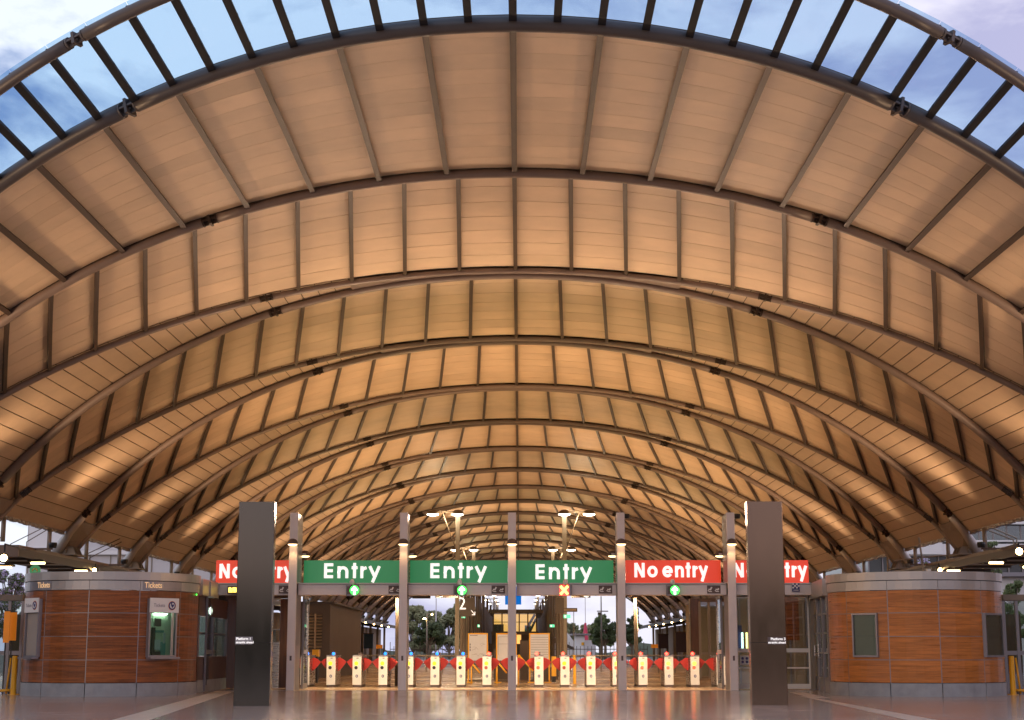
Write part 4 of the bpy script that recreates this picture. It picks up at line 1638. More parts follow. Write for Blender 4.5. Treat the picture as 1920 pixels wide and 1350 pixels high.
# dark fascia labels with gold lettering
for a0, a1, at_ in ((drum_ang(LKX, 50), drum_ang(LKX, 90), drum_ang(LKX, 76)), (drum_ang(LKX, 262), drum_ang(LKX, 334), drum_ang(LKX, 281))):
    curved(LKX, KR + 0.017, KR + 0.024, a0, a1, ZFA[0] + 0.002, ZFA[1] - 0.002, 6).build('label_strip', M['wframe'], kl)
    c, u, n = drum_frame(LKX, at_, KR + 0.03)
    text('lettering', 'Tickets', 0.20, (c.x, c.y, (ZFA[0] + ZFA[1]) / 2 + 0.01), M['letter_gold'], kl, 'CENTER', (math.pi / 2, 0, math.atan2(u.y, u.x)), ext=0.003, off=0.003, xs=0.85)
# camera-facing bumps: small status lamp
c, u, n = drum_frame(LKX, drum_ang(LKX, 362), KR + 0.02)
b = MB()
fbox(b, c, u, n, -0.02, 0.02, 0, 0.02, 2.60, 2.64)
b.build('status_lamp', M['greenled'], kl)
# vents on left kiosk panel
for (px, sgk, cxk) in ((30, -1, LKX),):
    pass

# ---- annexes linking kiosks to the gate line
def wallrun(name, p0, p1, z0, z1, th, m, parent):
    p0, p1 = Vector((*p0, 0)), Vector((*p1, 0))
    d = (p1 - p0).normalized()
    n = Vector((d.y, -d.x, 0)) * (th / 2)
    vs = [p0 + n, p1 + n, p1 - n, p0 - n]
    return MB().add([(v.x, v.y, z0) for v in vs] + [(v.x, v.y, z1) for v in vs],
                    [(0, 3, 2, 1), (4, 5, 6, 7), (0, 1, 5, 4), (1, 2, 6, 5), (2, 3, 7, 6), (3, 0, 4, 7)]).build(name, m, parent)


A0 = (X(366, 45.2), 45.2)
A1 = (X(421, 50.2), 50.2)
A2 = (X(548, 50.6), 50.6)
an = thing('ticket_office_annex', 'dark timber wall with green-tinted windows between the left kiosk and the gates', 'building', (A0[0], A0[1], 0))


def lp(a, b, t): return (a[0] + (b[0] - a[0]) * t, a[1] + (b[1] - a[1]) * t)


wallrun('plinth', A0, A1, 0, 0.33, 0.16, M['plinth'], an)
wallrun('wall', A0, A1, 0.33, 0.98, 0.12, M['wood_dark'], an)
wallrun('wall', A0, A1, 2.12, 2.66, 0.12, M['wood_dark'], an)
for i in range(2):
    a, b = lp(A0, A1, 0.03 + 0.49 * i), lp(A0, A1, 0.03 + 0.49 * i + 0.45)
    wallrun('pane', a, b, 1.0, 2.10, 0.02, M['glass_green'], an)
    wallrun('window_rail', a, b, 1.60, 1.66, 0.06, M['wframe'], an)
    wallrun('mullion', lp(A0, A1, 0.49 * i), lp(A0, A1, 0.03 + 0.49 * i), 0.98, 2.12, 0.14, M['wframe'], an)
wallrun('mullion', lp(A0, A1, 0.985), A1, 0.98, 2.12, 0.14, M['wframe'], an)
wallrun('inner_wall', (A0[0] - 0.9, A0[1] + 0.2), (A1[0] - 0.9, A1[1]), 0.0, 2.6, 0.1, M['room'], an)
for i in range(5):
    a, b = lp(A1, A2, i / 5 + 0.006), lp(A1, A2, (i + 1) / 5 - 0.006)
    if i in (3,):
        continue
    wallrun('timber_panel', a, b, 0.02, 2.75, 0.08, M['wood_dark'], an)
wallrun('fascia', (X(385, 46.3), 46.3), (X(400, 48.2), 48.2), 2.68, 3.1, 0.2, M['zinc'], an)
wallrun('fascia', A0, lp(A0, A1, 0.5), 2.67, 3.13, 0.3, M['zinc'], an)
wallrun('header', A1, A2, 2.76, 2.95, 0.3, M['canopy_dark'], an)
lamp('annex_ceiling_light', 'POINT', (A0[0] - 0.1, 47.6, 2.3), 8, (0.8, 1.0, 0.8), 0.2, parent=an)


def door(name, label, p0, p1, hz, parent=None, rails=(1.05,), m='wframe', handle=True, g='glass', st=0.06):
    t = thing(name, label, 'door', (p0[0], p0[1], 0)) if parent is None else parent
    d = Vector((p1[0] - p0[0], p1[1] - p0[1]))
    L = d.length
    f = st / L
    wallrun('stile', p0, lp(p0, p1, f), 0.02, hz, 0.06, M[m], t)
    wallrun('stile', lp(p0, p1, 1 - f), p1, 0.02, hz, 0.06, M[m], t)
    for z0, z1 in [(0.02, 0.17), (hz - 0.1, hz)] + [(r_, r_ + 0.12) for r_ in rails]:
        wallrun('rail', lp(p0, p1, f), lp(p0, p1, 1 - f), z0 + 0.001, z1 - 0.001, 0.05, M[m], t)
    wallrun('pane', lp(p0, p1, f), lp(p0, p1, 1 - f), 0.17, hz - 0.1, 0.012, M[g], t)
    if handle:
        h = lp(p0, p1, 0.85)
        MB().tube([(h[0], h[1] - 0.08, 0.25), (h[0], h[1] - 0.08, hz - 0.25)], 0.022, 8).build('handle', M['lampsoft'] if False else M['inox'], t)
    return t


door('glass_door', 'folded glass door with tall steel pull between the left kiosk and the dark pylon', (X(385, 46.2), 46.2), (X(405, 48.9), 48.9), 2.8)
door('glass_door', 'glass door leaf folded back beside the leftmost fin post', (PXW[0] + 0.16, 49.2), (PXW[0] + 0.16, 50.3), 2.8)
door('glass_door', 'glass door leaf folded back beside the rightmost fin post', (PXW[4] - 0.16, 49.2), (PXW[4] - 0.16, 50.3), 2.8)
rd = door('glass_door', 'white-framed closed glass door behind the brown pylon', (X(1381, 49.0), 49.0), (X(1519, 49.0), 49.0), 2.84, None, (1.10,), 'gatewhite', False, st=0.05)
MB().box(X(1387, 48.94), X(1412, 48.94), 48.94, 48.96, Z(1246, 49), Z(1229, 49)).build('notice', M['white'], rd)
mb = MB()
for q in range(3):
    for w_ in range(2):
        mb.lathe((X(1392 + 8 * q, 48.94), 48.939, Z(1234.5 + 6.5 * w_, 49)), [(0.042, 0), (0.042, 0.004)], 12, 'y')
mb.build('notice_icons', M['navy'], rd)
wallrun('rail', (X(1383, 49.0), 49.0), (X(1517, 49.0), 49.0), 0.62, 0.66, 0.05, M['gatewhite'], rd)
t = thing('door_post', 'bronze-toned steel post at the right end of the white-framed door', 'post', (X(1522, 48.9), 48.9, 0))
MB().bbox(X(1519.5, 48.9), X(1526, 48.9), 48.7, 49.1, 0, 2.83, 0.01).build('shaft', M['mast'], t)
MB().box(X(1518.5, 48.9), X(1527, 48.9), 48.65, 49.15, 0.0, 0.02).build('base', M['wframe'], t)
B0, B1 = (X(1556, 45.3), 45.3), (X(1527, 49.2), 49.2)
sc_ = thing('glazed_screen', 'narrow glazed screen with steel mullions between the right kiosk and the door post', 'screen', (B0[0], B0[1], 0))
for i in range(3):
    a, b = lp(B0, B1, i / 3 + 0.03), lp(B0, B1, (i + 1) / 3 - 0.03)
    wallrun('pane', a, b, 0.42, 2.6, 0.014, M['glass'], sc_)
    wallrun('mullion', lp(B0, B1, i / 3 - 0.03), lp(B0, B1, i / 3 + 0.03), 0.0, 2.66, 0.10, M['wframe'], sc_)
    for z in (1.06, 1.62, 2.15):
        wallrun('transom', a, b, z, z + 0.05, 0.05, M['wframe'], sc_)
    wallrun('base_panel', a, b, 0.0, 0.40, 0.06, M['joint'], sc_)
wallrun('fascia', B0, B1, 2.67, 3.13, 0.3, M['zinc'], sc_)
for q, (z0, z1) in enumerate(((0.95, 1.35), (1.0, 1.3))):
    h = lp(B0, B1, 0.35 + 0.25 * q)
    mb = MB().tube([(h[0] - 0.1, h[1], z0), (h[0] - 0.16, h[1], z0), (h[0] - 0.16, h[1], z1), (h[0] - 0.1, h[1], z1)], 0.02, 8)
    mb.build('handle', M['inox'], sc_)
# room behind right door: timber panel, neon tubes, tan wall
rm = thing('station_office', 'tan-walled station office with glowing tubes seen through the white-framed door', 'building', (X(1440, 56), 56, 0))
x0, x1 = X(1372, 57), X(1560, 57)
MB().box(x0, x1, 57.0, 57.2, 0, 3.3).build('wall', M['concrete'], rm)
MB().box(X(1474, 55), X(1500, 55), 55.0, 55.1, 1.5, 2.95).build('timber_panel', M['wood'], rm)
MB().box(X(1384, 55), X(1392, 55), 55.0, 55.1, 1.2, 2.0).build('blue_panel', M['navy'], rm)
for q, (px, em) in enumerate(((1392.5, (0.55, 1.0, 0.85)), (1401, (1.0, 0.9, 0.25)))):
    MB().tube([(X(px, 54.9), 54.9, Z(1217, 54.9)), (X(px, 54.9), 54.9, Z(1186, 54.9))], 0.035, 8).build('neon_tube', mat('neon_%d' % q, (1, 1, 1), 0.5, emit=em, es=2.6), rm)
for q in range(6):
    xx = x0 + (x1 - x0) * (q + 0.5) / 6
    MB().box(xx - 0.03, xx + 0.03, 56.9, 56.99, 0, 3.3).build('mullion', M['wframe'], rm)

# ---- side entrances at the picture edges
for sg, (a, b), side in ((-1, (-60, 38), 'left'), (1, (1886, 1985), 'right')):
    Y = 44.4
    xa, xb = X(a, Y), X(b, Y)
    t = thing('side_entrance', 'bronze-framed glass side entrance at the far %s edge beside the kiosk' % side, 'entrance', ((xa + xb) / 2, Y, 0), 'glazed side entrances')
    MB().box(xa, xb, Y - 0.05, Y + 0.6, Z(1126, Y), Z(1115, Y)).build('header', M['mast'], t)
    nn = 4
    for q in range(nn + 1):
        xx = xa + (xb - xa) * q / nn
        MB().box(xx - 0.04, xx + 0.04, Y, Y + 0.1, 0, Z(1126.5, Y)).build('mullion', M['wframe'], t)
    for q in range(nn):
        p, r_ = xa + (xb - xa) * q / nn + 0.04, xa + (xb - xa) * (q + 1) / nn - 0.04
        MB().box(p, r_, Y + 0.04, Y + 0.055, 0.05, 1.02).build('pane', M['glass'], t)
        MB().box(p, r_, Y + 0.04, Y + 0.055, 1.145, Z(1127, Y)).build('pane', M['glass'], t)
        MB().box(p, r_, Y + 0.01, Y + 0.09, 1.03, 1.14).build('rail', M['wframe'], t)
    MB().box(xa, xb, Y + 3.2, Y + 3.35, 0, 2.2).build('rear_wall', M['wood_dark'], t)
for q, (px0, px1) in enumerate(((4, 15), (15.5, 28))):
    Y = 43.6 + 0.35 * q
    t = thing('orange_banner', ['narrow bright orange panel hanging at the left edge', 'darker orange panel behind the bright one at the left edge'][q], 'banner', (X(px0, Y), Y, Z(1205, Y)), 'orange panels at the left entrance')
    MB().box(X(px0, Y), X(px1, Y), Y, Y + 0.03, Z(1205 - 4 * q, Y), Z(1146 + 2 * q, Y)).build('face', M['orange'], t)
    MB().box(X(px0, Y), X(px1, Y), Y - 0.01, Y + 0.04, Z(1146 + 2 * q, Y) + 0.002, Z(1146 + 2 * q, Y) + 0.03).build('hanging_rail', M['black'], t)
    MB().box(X(px0, Y) + 0.05, X(px0, Y) + 0.08, Y, Y + 0.03, 0, Z(1205 - 4 * q, Y) - 0.003).build('stem', M['black'], t)


def rot_copy(px, py, Y, tilt):
    pass


for (pxb, pyb, sg, side) in ((24.5, 1303, -1, 'left'), (1900, 1303, 1, 'right')):
    gx, gy = gpt(pxb, pyb)
    h = Z(1230, gy)
    t = thing('yellow_bollard', 'tall yellow bollard standing beside the %s kiosk' % side, 'bollard', (gx, gy, 0), 'yellow barrier posts beside the kiosks')
    MB().lathe((gx, gy, 0), [(0.14, 0), (0.14, 0.012), (0.072, 0.014), (0.072, h - 0.02), (0.06, h)], 16).build('post', M['yellow'], t, False)
    t = thing('yellow_guard_frame', 'slim yellow tube frame standing behind the %s bollard' % side, 'barrier', (gx + sg * 0.2, gy + 0.3, 0), 'yellow tube frames behind the bollards')
    for o in (0.12, 0.24):
        MB().tube([(gx + sg * (o + 0.06), gy + 0.35, 0.02), (gx + sg * (o - 0.02), gy + 0.35, h - 0.05)], 0.026, 8).build('upright', M['yellow'], t, True)
    MB().tube([(gx + sg * 0.05, gy + 0.35, 0.12), (gx + sg * 0.5, gy + 0.25, 0.10)], 0.035, 8).build('foot_bar', M['yellow'], t, True)
    MB().box(gx - 0.12, gx + 0.12, gy + 0.29, gy + 0.41, 0.0, 0.02).build('base', M['yellow'], t)

# roof-top mast and cables behind the kiosks
t = thing('signal_mast', 'thin pale mast and boom standing behind the right kiosk roof', 'mast', (X(1732, 52), 52, 0))
MB().tube([at(1733, 1078, 52), at(1723, 1008, 52)], 0.03, 8).build('mast_tube', M['mast'], t)
MB().tube([at(1676, 1051, 52), at(1804, 1038, 52)], 0.02, 8).build('boom', M['mast'], t)
MB().tube([(X(1733, 52), 52, 0), at(1733, 1078, 52)], 0.03, 8).build('mast_base', M['mast'], t)
t = thing('roof_plant_box', 'small white box sitting on the right kiosk roof', 'box', (X(1749, 44), 44, ZFA[3] - 0.06))
MB().bbox(X(1746, 44), X(1753, 44), 44, 44.2, ZFA[3] - 0.06, Z(1067, 44), 0.01).build('casing', M['white'], t)
MB().box(X(1745.5, 44), X(1753.5, 44), 43.98, 44.22, Z(1067, 44) + 0.001, Z(1066, 44)).build('lid', M['joint'], t)

# big floodlights hanging before the canopies at the picture edges
for (px, py, sg, side) in ((7, 1046, -1, 'left'), (1911, 1034, 1, 'right')):
    Y = 55.0
    c = at(px, py, Y)
    t = thing('stage_floodlight', 'large glowing dark-hooded floodlight near the end of the %s canopy' % side, 'floodlight', tuple(c), 'large floodlights at the canopy ends')
    MB().lathe((c.x, c.y + 0.05, c.z), [(0.17, 0), (0.18, 0.05), (0.14, 0.0), (0.13, -0.02)][:2], 16, 'y').build('hood', M['black'], t)
    MB().lathe((c.x, c.y - 0.005, c.z), [(0.12, 0), (0.10, 0.03)], 16, 'y').build('lens', M['flood'], t)
    MB().tube([(c.x, c.y + 0.05, c.z + 0.2), (c.x, c.y + 0.05, 4.75 if True else 0), (c.x + sg * 0.2, 58.1, 4.75)], 0.03, 8).build('bracket', M['black'], t)
# ================================================================ inside the station
# left service building with louvre
Y = 72.0
xa, xb = X(536, Y), X(618, Y)
bl = thing('service_building', 'dark brown service building with a slatted louvre seen behind the left gates', 'building', ((xa + xb) / 2, Y, 0))
lx0, lx1 = X(577, Y), X(603, Y)
lz0, lz1 = Z(1216, Y), Z(1151, Y)
MB().box(xa, lx0, Y, Y + 14, 0, Z(1132, Y)).build('wall', M['brownroof'], bl)
MB().box(lx1, xb, Y, Y + 14, 0, Z(1132, Y)).build('wall', M['brownroof'], bl)
MB().box(lx0, lx1, Y, Y + 14, 0, lz0).build('wall', M['brownroof'], bl)
MB().box(lx0, lx1, Y, Y + 14, lz1, Z(1132, Y)).build('wall', M['brownroof'], bl)
MB().box(lx0, lx1, Y + 0.3, Y + 14, lz0, lz1).build('louvre_backing', M['black'], bl)
for q in range(11):
    z = lz0 + (lz1 - lz0) * (q + 0.3) / 11
    MB().add([(lx0, Y + 0.02, z), (lx1, Y + 0.02, z), (lx1, Y + 0.14, z + 0.08), (lx0, Y + 0.14, z + 0.08), (lx0, Y + 0.02, z + 0.02), (lx1, Y + 0.02, z + 0.02), (lx1, Y + 0.14, z + 0.10), (lx0, Y + 0.14, z + 0.10)],
             [(0, 3, 2, 1), (4, 5, 6, 7), (0, 1, 5, 4), (1, 2, 6, 5), (2, 3, 7, 6), (3, 0, 4, 7)]).build('slat', M['concrete'], bl)
MB().box((lx0 + lx1) / 2 - 0.04, (lx0 + lx1) / 2 + 0.04, Y - 0.02, Y + 0.015, lz0, lz1).build('louvre_mullion', M['concrete'], bl)
MB().box(xa - 0.1, xb + 0.2, Y - 0.1, Y + 14.2, Z(1132, Y) + 0.005, Z(1128, Y)).build('roof', M['canopy_dark'], bl)
t = thing('equipment_unit', 'small orange-yellow ticket unit standing behind the leftmost gates', 'machine', (X(590, 60), 60, 0))
MB().bbox(X(585, 60), X(598, 60), 60, 60.4, 0.95, 1.20, 0.02).build('head', M['yellow'], t)
MB().box(X(588, 60), X(596, 60), 60.05, 60.3, 0, 0.945).build('pedestal', M['black'], t)

# timber column and glazed waiting room at right
Y = 70.0
t = thing('timber_column', 'dark timber-clad column standing right of the far platform wall', 'column', (X(1304, Y), Y, 0))
MB().bbox(X(1296, Y), X(1312, Y), Y, Y + 0.6, 0, Z(1122, Y), 0.02).build('cladding', M['wood_dark'], t)
MB().box(X(1294.5, Y), X(1295.8, Y), Y - 0.05, Y + 0.3, 0, Z(1122, Y)).build('edge_strip', M['mast'], t)
xa, xb = X(1313, Y), X(1420, Y)
wr = thing('waiting_room', 'glazed waiting room with tan frames behind the rightmost gates', 'building', ((xa + xb) / 2, Y, 0))
MB().box(xa, xb, Y, Y + 6, Z(1128, Y), Z(1122, Y)).build('roof', M['canopy'], wr)
MB().box(xa, xb, Y + 5.6, Y + 5.8, 0, Z(1129, Y)).build('rear_wall', M['concrete'], wr)
for q in range(7):
    xx = xa + (xb - xa) * q / 6
    MB().box(xx - 0.05, xx + 0.05, Y, Y + 0.12, 0, Z(1128.5, Y)).build('mullion', M['mast'], wr)
for q in range(6):
    xx = xa + (xb - xa) * q / 6
    MB().box(xx + 0.06, xx + (xb - xa) / 6 - 0.06, Y + 0.05, Y + 0.065, 0.1, Z(1129, Y)).build('pane', M['glass'], wr)
    MB().box(xx + 0.06, xx + (xb - xa) / 6 - 0.06, Y + 0.02, Y + 0.1, 1.0, 1.1).build('rail', M['mast'], wr)

# platform side walls with posters
for sg, side, posters in ((-1, 'left', [((643, 666), (1185, 1223), 'posterblue'), ((682, 699), (1189, 1216), 'posterblue')]),
                          (1, 'right', [((1235, 1253), (1190, 1216), 'posterplum'), ((1268, 1291), (1186, 1223), 'posterplum')])):
    xw = sg * 20.4
    w = thing('platform_wall', 'tan panelled platform wall under the %s canopy far behind the gates' % side, 'wall', (xw, 150, 0), 'platform walls under the canopies')
    for q in range(26):
        y0, y1 = 136 + q * 4, 136 + q * 4 + 3.85
        off = 0.12 * (q % 2)
        MB().box(xw - 0.15 - off, xw + 0.15 - off if sg < 0 else xw + 0.15, y0, y1, 0, 4.4).build('wall_panel', M['concrete'], w)
    for (pa, pb), (ya, yb_), mm in posters:
        # posters stand across the platform edge, facing the gates
        px_ = (pa + pb) / 2
        Yp = 18.9 * F / abs(px_ - 974.3)
        t = thing('poster_panel', 'dark %s billboard, %s one on the %s platform wall' % ('blue' if mm == 'posterblue' else 'plum', 'wider' if (pb - pa) > 20 else 'narrower', side), 'billboard', (X(px_, Yp), Yp, 0), 'billboards on the platform walls')
        MB().box(X(pa, Yp), X(pb, Yp), Yp, Yp + 0.15, Z(yb_, Yp), Z(ya, Yp)).build('board', M[mm], t)
        MB().box(X(pa, Yp) - 0.08, X(pb, Yp) + 0.08, Yp + 0.02, Yp + 0.2, Z(ya, Yp) + 0.005, Z(ya, Yp) + 0.12).build('top_frame', M['mast_brown'], t)
        for xx in (X(pa, Yp) + 0.1, X(pb, Yp) - 0.1):
            MB().box(xx - 0.04, xx + 0.04, Yp + 0.05, Yp + 0.12, 0, Z(yb_, Yp)).build('leg', M['mast_brown'], t)
t = thing('warning_sign', 'small orange sign on the left platform wall behind the gates', 'sign', (X(711, 150), 150, Z(1215, 150)))
MB().box(X(705, 150), X(717, 150), 150, 150.1, Z(1216, 150), Z(1209, 150)).build('plate', M['orange'], t)
MB().box(X(710, 150), X(711.5, 150), 150.1, 150.2, 0, Z(1209, 150)).build('stand', M['mast_brown'], t)
t = thing('warning_sign', 'small orange sign before the right platform wall, above the gates', 'sign', (X(1228, 150), 150, Z(1215, 150)))
MB().box(X(1221, 150), X(1234, 150), 150, 150.1, Z(1215, 150), Z(1208, 150)).build('plate', M['orange'], t)
MB().box(X(1227, 150), X(1228.5, 150), 150.1, 150.2, 0, Z(1208, 150)).build('stand', M['mast_brown'], t)

# ---- luminaire masts down the middle
for sg, side in ((-1, 'left'), (1, 'right')):
    for q, Y in enumerate((105, 121, 142, 161, 181, 203, 226, 257, 279, 301)):
        x = -3.93 if sg < 0 else 3.05
        heads = q in (0, 2, 4, 7, 8, 9) or q == 1
        hz = 10.0 if q != 1 else 9.9
        lbl = '%s grey luminaire mast in the %s row down the middle platform' % (ORD[q], side)
        t = thing('luminaire_mast', lbl, 'lamp mast', (x, Y, 0), 'luminaire masts down the island platform')
        MB().box(x - 0.14, x + 0.14, Y - 0.08, Y + 0.08, 0, hz - 0.15 if q in (0, 2, 4, 7, 8, 9) else 7.6).build('mast_tube', M['mast'] if q < 2 else M['mast_brown'], t)
        if q in (0, 2, 4, 7, 8, 9):
            MB().tube([(x + sg * 1.0, Y, hz + 0.15), (x + sg * 0.1, Y, hz - 2.3)], 0.032, 8).build('brace', M['mast_brown'], t)
            MB().box(min(x, x + sg * 1.6), max(x, x + sg * 1.6), Y - 0.05, Y + 0.05, hz + 0.1, hz + 0.22).build('arm', M['mast_brown'], t)
            for o in (0, 1.62):
                cx_ = x + sg * o
                hd = MB().lathe((cx_, Y - 0.3, hz), [(0.42, -0.02), (0.40, 0.10), (0.22, 0.24), (0.08, 0.28)], 18).build('lamp_shade', M['mast_brown'], t, True)
                MB().lathe((cx_, Y - 0.3, hz), [(0.2, -0.12), (0.36, -0.07), (0.385, -0.025)], 18).build('lens', M['lamp'], t, True)
            if q < 5:
                lamp('mast_light', 'POINT', (x + sg * 0.8, Y - 0.3, hz - 0.35), 220, (1.0, 0.80, 0.52), 0.3, parent=t)

for q, px in enumerate((650, 855, 1060, 1265)):  # added downlights, brighten the gate fronts and the floor behind
    xx, yy, zz_ = X(px, 49), 49.35, bz0 + 0.12
    t = thing('added_beam_downlight', '%s small added downlight under the rear of the gate beam, counting from the left' % ORD[q], 'light', (xx, yy, zz_), 'added downlights under the gate beam')
    MB().lathe((xx, yy, zz_), [(0.09, -0.02), (0.10, 0.1), (0.06, 0.14)], 12).build('shade', M['mast_brown'], t)
    MB().box(xx - 0.04, xx + 0.04, 48.96, yy - 0.02, zz_ + 0.04, zz_ + 0.08).build('bracket', M['mast_brown'], t)
    lamp('added_downlight_beam', 'SPOT', (xx, yy, zz_ - 0.05), 520, (1.0, 0.74, 0.46), 0.3, (xx, yy + 1.6, 0), R(140), 0.8, t)

# ---- hanging platform signs
def hang(label, pa, pb, ya, yb_, Y, m, name='platform_sign', extra=None):
    t = thing(name, label, 'sign', (X((pa + pb) / 2, Y), Y, Z(yb_, Y)))
    MB().box(X(pa, Y), X(pb, Y), Y, Y + (0.25 if Y > 60 else 0.1), Z(yb_, Y), Z(ya, Y)).build('board', M[m], t)
    for px in (pa + (pb - pa) * 0.2, pa + (pb - pa) * 0.8):
        x = X(px, Y)
        if Y > 60:
            MB().tube([(x, Y + 0.12, 0), (x, Y + 0.12, Z(yb_, Y))], 0.02, 6).build('stand', M['mast_brown'], t)
        else:
            MB().box(x - 0.03, x + 0.03, 48.96, Y - 0.002, Z(ya, Y) - 0.12, Z(ya, Y) - 0.06).build('bracket', M['mast_brown'], t)
    if extra:
        extra(t)
    return t


def num2(t):
    Y = 84.9
    x = X(865, Y)
    mb = MB()
    z = Z(1131, Y)
    stroke(mb, [(x - 0.12, z + 0.28)] + arcp(x, z + 0.1, 0.13, 0.15, 70, -20, 8) + [(x - 0.05, z - 0.28), (x + 0.22, z - 0.28)], 0.08, Y)
    mb.build('numeral', M['signwhite'], t)
    mb = MB()
    x, z = X(886.5, Y), Z(1149, Y)
    stroke(mb, [(x - 0.1, z + 0.14), (x + 0.1, z - 0.1)], 0.035, Y)
    stroke(mb, [(x + 0.1, z + 0.06), (x + 0.1, z - 0.1), (x - 0.06, z - 0.1)], 0.035, Y - 0.002)
    mb.build('arrow', M['signwhite'], t)


hang('large dark brown sign board with a pale numeral and arrow behind the left mast', 862, 890, 1121, 1156, 85, 'brownroof', extra=num2)
hang('dark brown sign board beside the right mast, under the red cross', 1041, 1058, 1121, 1150, 85, 'brownroof')
hang('brown sign bar with a pale strip reaching right of the right mast', 1050, 1083, 1140, 1147, 88, 'brownroof',
     extra=lambda t: MB().box(X(1052, 87.9), X(1081, 87.9), 87.93, 87.98, Z(1145.5, 88), Z(1141.5, 88)).build('pale_strip', M['concrete'], t))
hang('small white notice hanging under the beam left of the first mast', 815, 829, 1100, 1120.5, 49.7, 'white')
hang('long brown sign box hanging behind the beam left of the mast', 829, 858, 1100, 1120.5, 49.72, 'brownroof')
hang('bright blue sign box hanging behind the middle post', 947, 977.5, 1100, 1133.5, 49.7, 'bluebox')
hang('dark edge sign hanging left under the beam near the second post', 772, 806, 1100, 1122, 49.7, 'canopy_dark')


def clockf(t):
    Y = 49.7
    MB().lathe((X(1100.5, Y), Y - 0.001, Z(1113.5, Y)), [(0.11, 0), (0.11, 0.012)], 20, 'y').build('clock_face', M['signwhite'], t)


hang('brown hanging board with a round pale clock face right of the red cross', 1072, 1108, 1100, 1120.5, 49.7, 'brownroof', 'clock_board', clockf)
for q, (pa, pb, ya, yb_, lab) in enumerate(((865, 872, 1152.5, 1159, 'green exit sign just right of the left mast'), (895, 899, 1171, 1176, 'tiny green exit sign among the left masts, above the map board'),
                                           (1057, 1070, 1152.5, 1159, 'green exit sign on the right mast'), (1031, 1040, 1171, 1176, 'tiny green exit sign among the right masts'))):
    Y = 98 + 20 * (q % 2)
    t = thing('exit_sign', lab, 'exit sign', (X(pa, Y), Y, Z(yb_, Y)), 'green exit signs on the platform')
    MB().box(X(pa, Y), X(pb, Y), Y, Y + 0.1, Z(yb_, Y), Z(ya, Y)).build('case', M['exit'], t)
    MB().box(X(pa, Y) + 0.06, X(pa, Y) + 0.16, Y - 0.01, Y - 0.001, Z(yb_, Y) + 0.04, Z(ya, Y) - 0.04).build('figure', M['signwhite'], t)
    MB().tube([(X((pa + pb) / 2, Y), Y + 0.05, 0), (X((pa + pb) / 2, Y), Y + 0.05, Z(yb_, Y))], 0.015, 5).build('stand', M['mast_brown'], t)

# ---- info boards
IY = 60.0
for (pa, pb, lab, kind) in ((877, 915, 'yellow-framed map board left of the middle post', 'map'), (930, 969, 'yellow-framed notice board half behind the middle post', 'notice'),
                            (992, 1031, 'yellow-framed timetable board right of the middle post', 'lines')):
    xa, xb = X(pa, IY), X(pb, IY)
    z0, z1 = Z(1240, IY), Z(1187, IY)
    t = thing('information_board', lab, 'notice board', ((xa + xb) / 2, IY, 0), 'yellow-framed information boards')
    MB().box(xa + 0.03, xb - 0.03, IY + 0.01, IY + 0.05, z0 + 0.03, z1 - 0.03).build('poster', M['paper'], t)
    MB().box(xa, xa + 0.05, IY, IY + 0.06, 0.0, z1).build('frame_side', M['yellow'], t)
    MB().box(xb - 0.05, xb, IY, IY + 0.06, 0.0, z1).build('frame_side', M['yellow'], t)
    MB().box(xa + 0.051, xb - 0.051, IY, IY + 0.06, z1 - 0.05, z1).build('frame_top', M['yellow'], t)
    MB().box(xa + 0.036, xb - 0.036, IY, IY + 0.06, 0.04, 0.10).build('frame_bottom', M['brownroof'], t)
    MB().box(xa - 0.05, xa + 0.2, IY - 0.25, IY + 0.3, 0, 0.03).build('foot', M['yellow'], t)
    MB().box(xb - 0.2, xb + 0.05, IY - 0.25, IY + 0.3, 0, 0.03).build('foot', M['yellow'], t)
    mb = MB()
    W_ = xb - xa
    if kind == 'map':
        mb.box(xa + 0.08, xa + 0.36, IY + 0.004, IY + 0.009, z1 - 0.10, z1 - 0.075)
        for q in range(9):
            x = xa + 0.15 + rnd.random() * (W_ - 0.4)
            z = z0 + 0.15 + rnd.random() * (z1 - z0 - 0.45)
            stroke(mb, [(x, z), (x + 0.08, z + 0.12 * rnd.random()), (x + 0.16, z + 0.2 * (rnd.random() - 0.3))], 0.006, IY - 0.001 - 0.0012 * q)
        for q in range(3):
            mb.box(xa + 0.07, xa + 0.11, IY + 0.004, IY + 0.009, z1 - 0.45 - 0.1 * q, z1 - 0.38 - 0.1 * q)
    elif kind == 'lines':
        for q in range(9):
            mb.box(xa + 0.07, xb - 0.07, IY + 0.004, IY + 0.009, z1 - 0.16 - 0.09 * q, z1 - 0.148 - 0.09 * q)
    else:
        mb.box(xa + 0.08, xb - 0.2, IY + 0.004, IY + 0.009, z1 - 0.14, z1 - 0.13)
        mb.box(xa + 0.08, xb - 0.3, IY + 0.004, IY + 0.009, z1 - 0.4, z1 - 0.39)
        mb.box(xa + 0.08, xa + 0.09, IY + 0.004, IY + 0.009, z1 - 0.8, z1 - 0.14)
    mb.build('print', M['ink'], t)

